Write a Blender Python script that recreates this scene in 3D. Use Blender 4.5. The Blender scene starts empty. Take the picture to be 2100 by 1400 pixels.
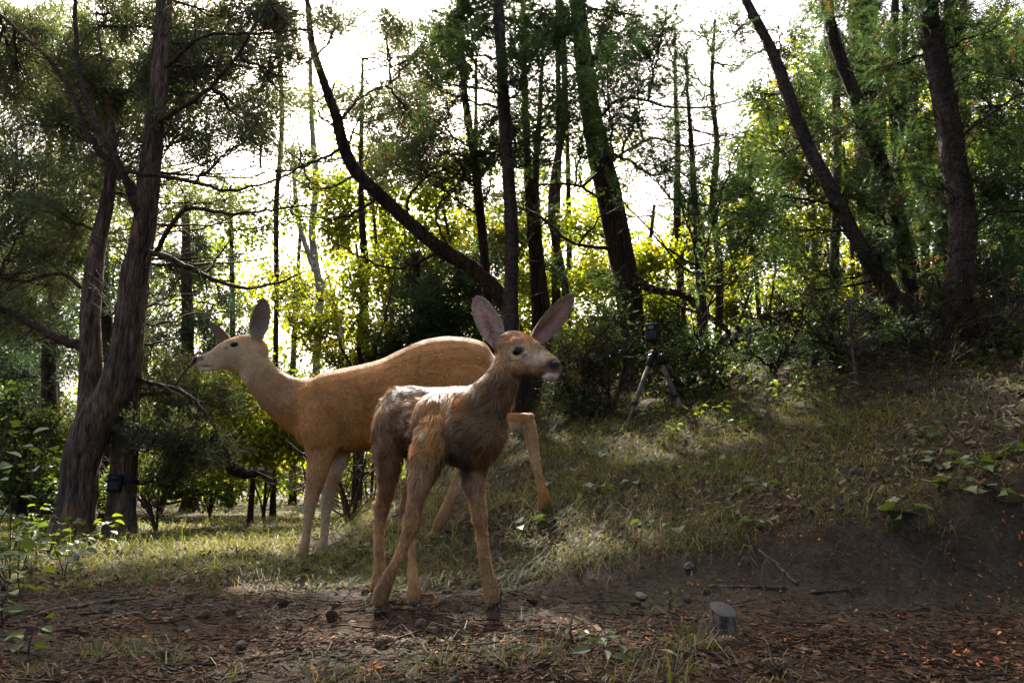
import bpy, bmesh, math, random
import numpy as np
from mathutils import Vector, Matrix

SC = bpy.context.scene
COL = SC.collection
# ------------------------------------------------------------------ camera
F = 1517.0                                  # focal length in photo pixels (2100 wide)
PITCH = math.atan(300.0 / F)                # the level line lies at photo row 1000
CAM = np.array([0.0, 0.0, 0.36])
cam = bpy.data.cameras.new('camera')
cam.sensor_width = 36.0
cam.lens = 36.0 * F / 2100.0
cam.clip_start = 0.05
cam.clip_end = 2000.0
camo = bpy.data.objects.new('camera', cam)
COL.objects.link(camo)
camo.location = CAM
camo.rotation_euler = (math.pi / 2 + PITCH, 0, 0)
SC.camera = camo
# ------------------------------------------------------------------ sky and sun
SUN_ELEV = math.radians(47.0)
SUN_AZ = math.radians(-13.0)                # from +Y towards +X
SUNV = np.array([math.sin(SUN_AZ) * math.cos(SUN_ELEV), math.cos(SUN_AZ) * math.cos(SUN_ELEV), math.sin(SUN_ELEV)])
world = bpy.data.worlds.new('World')
SC.world = world
world.use_nodes = True
wn = world.node_tree.nodes
wl = world.node_tree.links
bg = wn.get('Background') or wn.new('ShaderNodeBackground')
sky = wn.new('ShaderNodeTexSky')
sky.sky_type = 'NISHITA'
sky.sun_disc = False
sky.sun_elevation = SUN_ELEV
sky.sun_rotation = SUN_AZ
sky.dust_density = 9.0
sky.ozone_density = 0.5
sky.air_density = 0.7
wl.new(sky.outputs[0], bg.inputs[0])
bg.inputs[1].default_value = 0.12
sun = bpy.data.lights.new('sun', 'SUN')
sun.energy = 5.0
sun.angle = math.radians(0.5)
sun.color = (1.0, 0.95, 0.86)
suno = bpy.data.objects.new('sun', sun)
COL.objects.link(suno)
suno.location = (-2, 12, 14)
suno.rotation_euler = Vector(SUNV).to_track_quat('Z', 'Y').to_euler()
vs = SC.view_settings
vs.view_transform = 'Standard'
vs.look = 'None'
vs.exposure = 2.2
vs.gamma = 1.0
vs.use_curve_mapping = False
SC.render.engine = 'CYCLES'
SC.cycles.max_bounces = 6
SC.cycles.diffuse_bounces = 3
SC.cycles.glossy_bounces = 2
SC.cycles.transmission_bounces = 4
SC.cycles.use_denoising = True
SC.cycles.caustics_reflective = False
SC.cycles.caustics_refractive = False
SC.cycles.sample_clamp_indirect = 4.0

# ------------------------------------------------------------------ helpers
CT, ST = math.cos(PITCH), math.sin(PITCH)

def at(px, py, Y):
    """world point on the ray of photo pixel (px, py) at distance Y in front of the camera"""
    dx = (px - 1050.0) / F
    dy = (700.0 - py) / F
    d = np.array([dx, CT - dy * ST, ST + dy * CT])
    return CAM + d * (Y / d[1])

def mpp(py, Y):
    """metres per photo pixel there"""
    dy = (700.0 - py) / F
    return Y / (CT - dy * ST) / F

def unit(v):
    v = np.asarray(v, float)
    return v / (np.linalg.norm(v, axis=-1, keepdims=True) + 1e-12)

def smooth(a, b, x):
    t = np.clip((x - a) / (b - a), 0, 1)
    return t * t * (3 - 2 * t)

def _hash(i, j, s):
    n = (i * 374761393 + j * 668265263 + s * 144269504) & 0xffffffff
    n = ((n ^ (n >> 13)) * 1274126177) & 0xffffffff
    return ((n ^ (n >> 16)) & 0xffffff) / float(0xffffff)

def vnoise(x, y, s=0):
    x = np.asarray(x, float); y = np.asarray(y, float)
    xi = np.floor(x).astype(np.int64); yi = np.floor(y).astype(np.int64)
    fx = x - xi; fy = y - yi
    fx = fx * fx * (3 - 2 * fx); fy = fy * fy * (3 - 2 * fy)
    a = _hash(xi, yi, s); b = _hash(xi + 1, yi, s); c = _hash(xi, yi + 1, s); d = _hash(xi + 1, yi + 1, s)
    return (a * (1 - fx) + b * fx) * (1 - fy) + (c * (1 - fx) + d * fx) * fy - 0.5

def gz_raw(x, y):
    x = np.asarray(x, float); y = np.asarray(y, float)
    b = 0.04 + 0.21 * smooth(-2.0, 0.3, x)
    yy = y - 3.65
    over = np.clip(y - 7.6, 0, None)
    yy = yy - over * smooth(0.0, 2.4, over) * 1.06
    yy = np.maximum(yy, -4.0)
    xs = np.where(x > 5, 5 + (x - 5) * 0.5, x)
    xs = np.clip(xs, -6, 14)
    p = 0.25 + 0.22 * (xs - 0.15) + b * yy
    p = 0.5 * (p + np.sqrt(p * p + 0.006)) - 0.012
    edge = y + 0.10 * vnoise(x * 2.3, y * 0.5 + 7, 5) + 0.05 * vnoise(x * 7, y * 2, 6)
    z = p * smooth(2.38, 2.78, edge)
    z = z + 0.045 * vnoise(x * 1.6, y * 1.6, 1) + 0.022 * vnoise(x * 5, y * 5, 2) + 0.010 * vnoise(x * 13, y * 13, 3)
    z = z + 0.05 * np.exp(-((x + 1.0) ** 2 + (y - 3.7) ** 2) / 0.35)
    z = z + 0.045 * smooth(1.95, 1.45, y) * smooth(-1.5, -0.2, x) * smooth(1.3, 0.4, x)
    return z

# where the hooves stand, so that the ground meets them
FEET = np.array([at(614, 1150, 3.615), at(644, 1152, 3.785), at(1108, 1050, 3.595), at(888, 1096, 3.80),
                 at(764, 1222, 2.47), at(770, 1249, 2.17), at(851, 1243, 2.26), at(1016, 1243, 2.26)])
_FD = FEET[:, 2] - 0.004 - gz_raw(FEET[:, 0], FEET[:, 1])
_FW = np.linalg.solve(np.exp(-((FEET[:, None, :2] - FEET[None, :, :2]) ** 2).sum(-1) / 0.03), _FD)

def gz(x, y):
    """height of the ground"""
    x = np.asarray(x, float); y = np.asarray(y, float)
    z = gz_raw(x, y)
    for (fx, fy, _), w in zip(FEET, _FW):
        z = z + w * np.exp(-((x - fx) ** 2 + (y - fy) ** 2) / 0.03)
    return z

def ground_at(px, py, lo=0.8, hi=30.0):
    """first point where the ray of a pixel meets the ground"""
    Ys = np.linspace(lo, hi, 3000)
    dx = (px - 1050.0) / F
    dy = (700.0 - py) / F
    d = np.array([dx, CT - dy * ST, ST + dy * CT])
    P = CAM + d * (Ys / d[1])[:, None]
    below = P[:, 2] <= gz(P[:, 0], P[:, 1])
    i = int(np.argmax(below)) if below.any() else len(Ys) - 1
    return P[i]

class MB:
    """collects faces for ONE mesh object"""
    def __init__(self):
        self.v = []; self.f3 = []; self.f4 = []; self.c = []; self.n = 0
    def add(self, v, f3=None, f4=None, c=(1, 1, 1)):
        v = np.asarray(v, float).reshape(-1, 3)
        if f3 is not None and len(f3): self.f3.append(np.asarray(f3, np.int64).reshape(-1, 3) + self.n)
        if f4 is not None and len(f4): self.f4.append(np.asarray(f4, np.int64).reshape(-1, 4) + self.n)
        c = np.asarray(c, float)
        if c.ndim == 1: c = np.broadcast_to(c, (len(v), 3))
        self.v.append(v); self.c.append(c); self.n += len(v)
    def mesh(self, name, smoothf=True, origin=None):
        V = np.concatenate(self.v) if self.v else np.zeros((0, 3))
        C = np.concatenate(self.c) if self.c else np.zeros((0, 3))
        if origin is not None: V = V - np.asarray(origin)
        f3 = np.concatenate(self.f3) if self.f3 else np.zeros((0, 3), np.int64)
        f4 = np.concatenate(self.f4) if self.f4 else np.zeros((0, 4), np.int64)
        me = bpy.data.meshes.new(name)
        me.vertices.add(len(V)); me.vertices.foreach_set('co', V.astype(np.float32).ravel())
        loops = np.concatenate([f3.ravel(), f4.ravel()])
        me.loops.add(len(loops)); me.loops.foreach_set('vertex_index', loops.astype(np.int32))
        n3, n4 = len(f3), len(f4)
        starts = np.concatenate([np.arange(n3) * 3, n3 * 3 + np.arange(n4) * 4]).astype(np.int32)
        me.polygons.add(n3 + n4); me.polygons.foreach_set('loop_start', starts)
        try:
            me.polygons.foreach_set('loop_total', np.concatenate([np.full(n3, 3), np.full(n4, 4)]).astype(np.int32))
        except Exception:
            pass
        me.polygons.foreach_set('use_smooth', np.full(n3 + n4, smoothf))
        a = me.color_attributes.new('Col', 'FLOAT_COLOR', 'POINT')
        a.data.foreach_set('color', np.concatenate([C, np.ones((len(C), 1))], 1).astype(np.float32).ravel())
        me.update(calc_edges=True)
        return me
    def build(self, name, mat, parent=None, smoothf=True, origin=None):
        me = self.mesh(name, smoothf, origin)
        return link(name, me, mat, parent)

def link(name, me, mat=None, parent=None):
    if mat is not None and not me.materials: me.materials.append(mat)
    o = bpy.data.objects.new(name, me)
    COL.objects.link(o)
    if parent is not None: o.parent = parent
    return o

def thing(name, label, cat, loc, group=None):
    o = bpy.data.objects.new(name, None)
    o.empty_display_size = 0.1
    COL.objects.link(o)
    o.location = [float(q) for q in loc]
    o['label'] = label; o['category'] = cat
    if group: o['group'] = group
    return o

def tag(o, label, cat, group=None):
    o['label'] = label; o['category'] = cat
    if group: o['group'] = group
    return o

def catmull(P, sub):
    P = np.asarray(P, float)
    if len(P) < 3:
        t = np.linspace(0, 1, sub + 1)[:, None]
        return P[0] * (1 - t) + P[-1] * t
    Q = np.vstack([2 * P[0] - P[1], P, 2 * P[-1] - P[-2]])
    out = []
    for i in range(1, len(Q) - 2):
        p0, p1, p2, p3 = Q[i - 1], Q[i], Q[i + 1], Q[i + 2]
        for k in range(sub):
            t = k / sub
            out.append(0.5 * ((2 * p1) + (-p0 + p2) * t + (2 * p0 - 5 * p1 + 4 * p2 - p3) * t * t + (-p0 + 3 * p1 - 3 * p2 + p3) * t ** 3))
    out.append(P[-1])
    return np.array(out)

def tube(P, R, sides=5, cap=True, relief=0.0, rs=0, flare=0.0):
    """verts, tris, quads of a tube along polyline P with radii R"""
    P = np.asarray(P, float); n = len(P)
    R = np.broadcast_to(np.asarray(R, float), (n,))
    T = unit(np.gradient(P, axis=0))
    ref = np.array([0.0, 1.0, 0.05]) if abs(T[:, 1]).mean() < 0.8 else np.array([1.0, 0.0, 0.05])
    U = unit(np.cross(T, ref)); W = np.cross(T, U)
    a = np.arange(sides) * 2 * np.pi / sides
    rr = np.ones((n, sides))
    if relief:
        L = np.concatenate([[0], np.cumsum(np.linalg.norm(np.diff(P, axis=0), axis=1))])
        A = np.cos(a)[None, :] * 2.4; B = np.sin(a)[None, :] * 2.4
        rr += relief * (2.0 * vnoise(A * 2.2 + L[:, None] * 1.3 + rs, B * 2.2 + L[:, None] * 0.9, rs)
                        + 1.2 * vnoise(A * 5 + L[:, None] * 5 + rs, B * 5 - L[:, None] * 4, rs + 1))
    if flare:
        L = np.concatenate([[0], np.cumsum(np.linalg.norm(np.diff(P, axis=0), axis=1))])
        rr += flare * np.exp(-L / 0.13)[:, None] * (1.0 + 0.5 * np.cos(a * 4 + rs)[None, :])
    V = P[:, None, :] + (R[:, None] * rr)[..., None] * (np.cos(a)[None, :, None] * U[:, None, :] + np.sin(a)[None, :, None] * W[:, None, :])
    V = V.reshape(-1, 3)
    i = np.arange(n - 1)[:, None] * sides; j = np.arange(sides)[None, :]; j2 = (j + 1) % sides
    f4 = np.stack([i + j, i + j2, i + sides + j2, i + sides + j], -1).reshape(-1, 4)
    f3 = None
    if cap:
        V = np.vstack([V, P[:1], P[-1:]])
        c0, c1 = n * sides, n * sides + 1
        k = np.arange(sides); k2 = (k + 1) % sides
        f3 = np.vstack([np.stack([np.full(sides, c0), k2, k], -1), np.stack([np.full(sides, c1), (n - 1) * sides + k, (n - 1) * sides + k2], -1)])
    return V, f3, f4

def boxv(c, s, R=None):
    """8 verts, 6 quads of a box, centre c, full sizes s, optional 3x3 axes (rows)"""
    c = np.asarray(c, float); h = np.asarray(s, float) / 2
    q = np.array([[x, y, z] for x in (-1, 1) for y in (-1, 1) for z in (-1, 1)], float) * h
    if R is not None: q = q @ np.asarray(R, float)
    f = [[0, 1, 3, 2], [4, 6, 7, 5], [0, 4, 5, 1], [2, 3, 7, 6], [0, 2, 6, 4], [1, 5, 7, 3]]
    return c + q, f

def bevelled(o, w=0.004, seg=2):
    m = o.modifiers.new('bevel', 'BEVEL'); m.width = w; m.segments = seg; m.limit_method = 'ANGLE'
    return o

# ------------------------------------------------------------------ materials
def mat(name):
    m = bpy.data.materials.new(name); m.use_nodes = True
    nt = m.node_tree; nt.nodes.clear()
    out = nt.nodes.new('ShaderNodeOutputMaterial')
    return m, nt.nodes, nt.links, out

def vcol(n):
    a = n.new('ShaderNodeAttribute'); a.attribute_name = 'Col'; a.attribute_type = 'GEOMETRY'
    return a.outputs['Color']

def noise_tex(n, l, scale, detail=4, rough=0.6, stretch=None, coord='Object'):
    tc = n.new('ShaderNodeTexCoord')
    t = n.new('ShaderNodeTexNoise'); t.inputs['Scale'].default_value = scale
    t.inputs['Detail'].default_value = detail; t.inputs['Roughness'].default_value = rough
    if stretch:
        mp = n.new('ShaderNodeMapping'); mp.inputs['Scale'].default_value = stretch
        l.new(tc.outputs[coord], mp.inputs['Vector']); l.new(mp.outputs[0], t.inputs['Vector'])
    else:
        l.new(tc.outputs[coord], t.inputs['Vector'])
    return t.outputs['Fac']

def ramp(n, l, fac, stops):
    r = n.new('ShaderNodeValToRGB'); e = r.color_ramp.elements
    while len(e) < len(stops): e.new(0.5)
    for k, (p, c) in enumerate(stops):
        e[k].position = p; e[k].color = (*c, 1) if len(c) == 3 else c
    l.new(fac, r.inputs[0]); return r.outputs[0]

def mul(n, l, a, b, mode='MULTIPLY', fac=1.0):
    m = n.new('ShaderNodeMix'); m.data_type = 'RGBA'; m.blend_type = mode
    m.inputs[0].default_value = fac
    for s, x in ((m.inputs[6], a), (m.inputs[7], b)):
        if isinstance(x, tuple): s.default_value = (*x, 1)
        else: l.new(x, s)
    return m.outputs[2]

def bump(n, l, h, strength, dist=0.01):
    b = n.new('ShaderNodeBump'); b.inputs['Strength'].default_value = strength; b.inputs['Distance'].default_value = dist
    l.new(h, b.inputs['Height']); return b.outputs[0]

def simple(name, color=None, rough=0.7, spec=0.3, nscale=30, namp=0.5, bmp=0.3, bdist=0.004, stretch=None, use_col=False, metallic=0.0, coat=0.0):
    m, n, l, out = mat(name)
    p = n.new('ShaderNodeBsdfPrincipled')
    nz = noise_tex(n, l, nscale, 5, 0.65, stretch)
    base = vcol(n) if use_col else tuple(color)
    r = ramp(n, l, nz, [(0.25, (1 - namp,) * 3), (0.75, (1 + namp * 0.6,) * 3)])
    l.new(mul(n, l, base, r) if use_col else mul(n, l, r, base), p.inputs['Base Color'])
    p.inputs['Roughness'].default_value = rough
    p.inputs['Specular IOR Level'].default_value = spec
    p.inputs['Metallic'].default_value = metallic
    p.inputs['Coat Weight'].default_value = coat
    if bmp: l.new(bump(n, l, nz, bmp, bdist), p.inputs['Normal'])
    l.new(p.outputs[0], out.inputs[0])
    return m

def leafmat(name, trans=0.45, gloss=0.08, rough=0.45, tint=(1.25, 1.15, 0.45)):
    m, n, l, out = mat(name)
    c = vcol(n)
    d = n.new('ShaderNodeBsdfDiffuse'); l.new(c, d.inputs[0])
    t = n.new('ShaderNodeBsdfTranslucent'); l.new(mul(n, l, c, tint), t.inputs[0])
    g = n.new('ShaderNodeBsdfGlossy'); g.inputs['Roughness'].default_value = rough; g.inputs[0].default_value = (0.9, 0.95, 1, 1)
    m1 = n.new('ShaderNodeMixShader'); m1.inputs[0].default_value = trans
    l.new(d.outputs[0], m1.inputs[1]); l.new(t.outputs[0], m1.inputs[2])
    m2 = n.new('ShaderNodeMixShader'); m2.inputs[0].default_value = gloss
    l.new(m1.outputs[0], m2.inputs[1]); l.new(g.outputs[0], m2.inputs[2])
    l.new(m2.outputs[0], out.inputs[0])
    return m

def barkmat(name, dark, light, scale=18, stretch=(1, 1, 0.12), bmp=0.9, lich=None, red=None):
    m, n, l, out = mat(name)
    p = n.new('ShaderNodeBsdfPrincipled')
    a = noise_tex(n, l, scale, 6, 0.72, stretch)
    a2 = noise_tex(n, l, scale * 2.7, 5, 0.7, tuple(q * (1.6 if k == 2 else 1) for k, q in enumerate(stretch)))
    b = noise_tex(n, l, 3.2, 4, 0.65)
    c = ramp(n, l, a, [(0.36, dark), (0.50, tuple((d + q) / 2 for d, q in zip(dark, light))), (0.64, light)])
    c = mul(n, l, c, ramp(n, l, a2, [(0.36, (0.35, 0.33, 0.32)), (0.6, (1.3, 1.28, 1.25))]))
    c = mul(n, l, c, ramp(n, l, b, [(0.3, (0.6, 0.62, 0.66)), (0.7, (1.25, 1.12, 1.0))]))
    for col, sc, lo, hi in ((lich, 9, .58, .68), (red, 4.5, .54, .66)):
        if not col: continue
        q = noise_tex(n, l, sc, 5, 0.7, (1, 1, .5))
        mx = n.new('ShaderNodeMix'); mx.data_type = 'RGBA'
        l.new(ramp(n, l, q, [(lo, (0, 0, 0)), (hi, (0.65, 0.65, 0.65))]), mx.inputs[0])
        l.new(c, mx.inputs[6]); l.new(mul(n, l, ramp(n, l, a2, [(0.3, (0.4, 0.4, 0.4)), (0.6, (1.2, 1.2, 1.2))]), col), mx.inputs[7]); c = mx.outputs[2]
    l.new(c, p.inputs['Base Color'])
    p.inputs['Roughness'].default_value = 0.85; p.inputs['Specular IOR Level'].default_value = 0.15
    h = mul(n, l, a, a2, 'ADD')
    l.new(bump(n, l, h, bmp, 0.03), p.inputs['Normal'])
    l.new(p.outputs[0], out.inputs[0])
    return m

M = {}
M['needle'] = leafmat('needle_green', 0.48, 0.03, 0.45, (1.2, 1.25, 0.65))
M['leaf'] = leafmat('leaf_green', 0.62, 0.03, 0.45, (1.6, 1.4, 0.4))
M['grass'] = leafmat('grass_blades', 0.45, 0.02, 0.5, (1.3, 1.2, 0.5))
M['litter'] = simple('forest_litter', use_col=True, nscale=60, namp=0.5, bmp=0.2, rough=0.85, spec=0.2)
M['bark_red'] = barkmat('shaggy_red_bark', (0.045, 0.033, 0.026), (0.27, 0.205, 0.16), 26, (1, 1, 0.09), 1.0, None, (0.30, 0.125, 0.06))
M['bark_dark'] = barkmat('dark_furrowed_bark', (0.018, 0.013, 0.010), (0.115, 0.085, 0.064), 26, (1, 1, 0.16), 1.0)
M['bark_grey'] = barkmat('smooth_grey_bark', (0.035, 0.030, 0.027), (0.125, 0.108, 0.095), 16, (1, 1, 1.6), 0.6, (0.17, 0.16, 0.14), (0.13, 0.06, 0.035))
M['bark_pale'] = barkmat('pale_aspen_bark', (0.20, 0.20, 0.18), (0.50, 0.50, 0.47), 8, (1, 1, 2.0), 0.3)
M['twig'] = barkmat('bare_twig_bark', (0.028, 0.021, 0.017), (0.115, 0.088, 0.068), 40, (1, 1, 0.5), 0.5)
M['dead'] = barkmat('weathered_dead_wood', (0.05, 0.042, 0.034), (0.21, 0.18, 0.15), 30, (1, 1, 0.25), 0.6)
# ------------------------------------------------------------------ ground
def axis(lo, hi, step, far_lo, far_hi, g=1.13):
    a = list(np.arange(lo, hi, step)); s = step
    while a[-1] < far_hi: s *= g; a.append(a[-1] + s)
    s = step
    while a[0] > far_lo: s *= g; a.insert(0, a[0] - s)
    return np.array(a)
gx = axis(-1.9, 2.2, 0.030, -400, 400)
gy = axis(1.15, 3.4, 0.026, -60, 600, 1.075)
GX, GY = np.meshgrid(gx, gy)
GZ = gz(GX, GY)
near = np.exp(-((GX / 3.5) ** 2 + ((GY - 2.2) / 2.5) ** 2))
GZ = GZ + near * (0.014 * vnoise(GX * 30, GY * 30, 11) + 0.009 * vnoise(GX * 60, GY * 60, 12))
GZ = GZ - 0.02 * smooth(30, 100, np.hypot(GX, GY)) * 0
nx, ny = len(gx), len(gy)
ii = (np.arange(ny - 1)[:, None] * nx + np.arange(nx - 1)[None, :]).reshape(-1)
mb = MB()
# colour: bare soil, brown needle litter, mossy forest floor
soil = np.array([0.030, 0.0245, 0.0175]); duff = np.array([0.034, 0.020, 0.011]); moss = np.array([0.024, 0.019, 0.011])
k1 = smooth(-0.12, 0.18, vnoise(GX * 3, GY * 3, 21) + 0.5 * vnoise(GX * 9, GY * 9, 22))[..., None]
k2 = (smooth(2.6, 3.2, GY + 0.3 * vnoise(GX * 3, GY * 3, 23)) * 0.8)[..., None]
bank = (np.exp(-((GY - 2.55) / 0.22) ** 2) * smooth(0.1, 0.5, GX))[..., None]
C = soil * (1 - k1) + duff * k1
C = C * (1 - k2) + moss * k2
C = C * (1 - bank) + np.array([0.040, 0.034, 0.026]) * bank
C = C * (0.8 + 0.5 * (vnoise(GX * 40, GY * 40, 24) + 0.5))[..., None]
mb.add(np.stack([GX, GY, GZ], -1).reshape(-1, 3), f4=np.stack([ii, ii + 1, ii + nx + 1, ii + nx], -1), c=C.reshape(-1, 3))
m_, n_, l_, out_ = mat('forest_soil')
p_ = n_.new('ShaderNodeBsdfPrincipled')
za = noise_tex(n_, l_, 55, 8, 0.75); zb = noise_tex(n_, l_, 260, 4, 0.7)
cc = mul(n_, l_, vcol(n_), ramp(n_, l_, za, [(0.3, (0.45, 0.43, 0.42)), (0.7, (1.55, 1.5, 1.4))]))
cc = mul(n_, l_, cc, ramp(n_, l_, zb, [(0.3, (0.6, 0.6, 0.6)), (0.7, (1.4, 1.35, 1.3))]))
l_.new(cc, p_.inputs['Base Color']); p_.inputs['Roughness'].default_value = 0.95; p_.inputs['Specular IOR Level'].default_value = 0.15
l_.new(bump(n_, l_, za, 0.8, 0.012), p_.inputs['Normal']); l_.new(p_.outputs[0], out_.inputs[0])
g = mb.build('ground', m_)
g['kind'] = 'structure'

# ------------------------------------------------------------------ animals
def loft(st, H, sides=22, sub=5):
    """stations (px, py, Y, half height in photo px, half width in m); H is the sideways hint"""
    P = np.array([at(s[0], s[1], s[2]) for s in st])
    ru = np.array([s[3] * mpp(s[1], s[2]) for s in st]); rs = np.array([s[4] for s in st], float)
    D = catmull(np.column_stack([P, ru, rs]), sub)
    P, ru, rs = D[:, :3], np.maximum(D[:, 3], 0.003), np.maximum(D[:, 4], 0.003)
    T = unit(np.gradient(P, axis=0)); H = unit(H)
    U = unit(np.cross(T, np.broadcast_to(H, T.shape))); W = unit(np.cross(U, T))
    a = np.arange(sides) * 2 * np.pi / sides; n = len(P)
    V = P[:, None] + np.cos(a)[None, :, None] * (ru[:, None] * U)[:, None] + np.sin(a)[None, :, None] * (rs[:, None] * W)[:, None]
    V = np.vstack([V.reshape(-1, 3), P[:1] - T[:1] * 0.4 * min(ru[0], rs[0]), P[-1:] + T[-1:] * 0.4 * min(ru[-1], rs[-1])])
    i = np.arange(n - 1)[:, None] * sides; j = np.arange(sides)[None, :]; j2 = (j + 1) % sides
    f4 = np.stack([i + j, i + j2, i + sides + j2, i + sides + j], -1).reshape(-1, 4)
    k = np.arange(sides); k2 = (k + 1) % sides
    f3 = np.vstack([np.stack([np.full(sides, n * sides), k2, k], -1), np.stack([np.full(sides, n * sides + 1), (n - 1) * sides + k, (n - 1) * sides + k2], -1)])
    return V, f3, f4, P, T

def ellipsoid(c, r, axes=None, nu=18, nv=12):
    th = np.linspace(0, np.pi, nv + 1)[1:-1]; ph = np.arange(nu) * 2 * np.pi / nu
    q = np.stack([np.sin(th)[:, None] * np.cos(ph)[None], np.sin(th)[:, None] * np.sin(ph)[None], np.broadcast_to(np.cos(th)[:, None], (nv - 1, nu))], -1).reshape(-1, 3)
    q = np.vstack([q, [[0, 0, 1], [0, 0, -1]]]) * np.asarray(r)
    if axes is not None: q = q @ np.asarray(axes)
    i = np.arange(nv - 2)[:, None] * nu; j = np.arange(nu)[None]; j2 = (j + 1) % nu
    f4 = np.stack([i + j, i + nu + j, i + nu + j2, i + j2], -1).reshape(-1, 4)
    k = np.arange(nu); k2 = (k + 1) % nu; N = (nv - 1) * nu
    f3 = np.vstack([np.stack([np.full(nu, N), k, k2], -1), np.stack([np.full(nu, N + 1), (nv - 2) * nu + k2, (nv - 2) * nu + k], -1)])
    return np.asarray(c) + q, f3, f4

def ear(base, tip, left, right, cup, face, nu=22, nv=13, thick=0.004):
    """cupped ear: left/right are widths (m) each side of the base-tip line; face = direction it opens towards"""
    base, tip = np.asarray(base), np.asarray(tip)
    L = tip - base; ax = unit(L)
    fc = unit(np.asarray(face) - ax * np.dot(face, ax)); sd = np.cross(ax, fc)
    u = np.linspace(0, 1, nu); v = np.linspace(-1, 1, nv)
    prof = np.interp(u, [0, .08, .2, .35, .5, .65, .8, .9, .97, 1], [.42, .56, .80, .98, 1.0, .93, .74, .52, .28, .06])
    out = []
    for layer in (0, 1):
        A = base + u[:, None, None] * L
        w = np.where(v < 0, -v * left, v * right) * np.sign(v)
        X = sd * (prof[:, None] * w[None, :])[..., None]
        depth = cup * (1 - v[None, :] ** 2) * np.interp(u, [0, .15, .5, 1], [1.0, 1.1, .75, .1])[:, None]
        Z = -fc * depth[..., None]
        off = -fc * (thick * (1 - 0.8 * np.abs(v[None, :, None]) ** 4)) if layer else 0
        out.append((A + X + Z + off).reshape(-1, 3))
    V = np.vstack(out); N = nu * nv
    i = (np.arange(nu - 1)[:, None] * nv + np.arange(nv - 1)[None]).reshape(-1)
    fi = np.stack([i, i + 1, i + nv + 1, i + nv], -1); fo = fi[:, ::-1] + N
    edge = list(range(nv)) + [k * nv + nv - 1 for k in range(1, nu)] + [(nu - 1) * nv + k for k in range(nv - 2, -1, -1)] + [k * nv for k in range(nu - 2, 0, -1)]
    e = np.array(edge); e2 = np.roll(e, -1)
    fr = np.stack([e, e + N, e2 + N, e2], -1)
    uu = np.repeat(u, nv); vv = np.tile(v, nu)
    return V, np.vstack([fi, fo, fr]), N, np.concatenate([uu, uu]), np.concatenate([vv, vv])

def remesh(parts, voxel, smooth_it, fac=0.5):
    mb = MB()
    for V, f3, f4 in parts: mb.add(V, f3, f4)
    me = mb.mesh('tmp')
    o = bpy.data.objects.new('tmp', me); COL.objects.link(o)
    r = o.modifiers.new('r', 'REMESH'); r.mode = 'VOXEL'; r.voxel_size = voxel
    s = o.modifiers.new('s', 'SMOOTH'); s.iterations = smooth_it; s.factor = fac
    dg = bpy.context.evaluated_depsgraph_get(); dg.update()
    ev = o.evaluated_get(dg); m2 = ev.to_mesh()
    nv = len(m2.vertices); V = np.empty(nv * 3, np.float32); m2.vertices.foreach_get('co', V)
    f4 = [tuple(p.vertices) for p in m2.polygons if len(p.vertices) == 4]
    f3 = [tuple(p.vertices) for p in m2.polygons if len(p.vertices) == 3]
    nrm = np.empty(nv * 3, np.float32); m2.vertices.foreach_get('normal', nrm)
    ev.to_mesh_clear()
    bpy.data.objects.remove(o); bpy.data.meshes.remove(me)
    return V.reshape(-1, 3).astype(float), np.array(f3, np.int64).reshape(-1, 3), np.array(f4, np.int64).reshape(-1, 4), nrm.reshape(-1, 3).astype(float)

def paint(V, base, blobs):
    C = np.broadcast_to(np.asarray(base, float), V.shape).copy()
    for (c, r, col, s) in blobs:
        r = np.asarray(r, float)
        d = np.sqrt((((V - c) / r) ** 2).sum(1))
        k = (s * smooth(1.0, 0.45, d))[:, None]
        C = C * (1 - k) + np.asarray(col) * k
    return C

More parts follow.
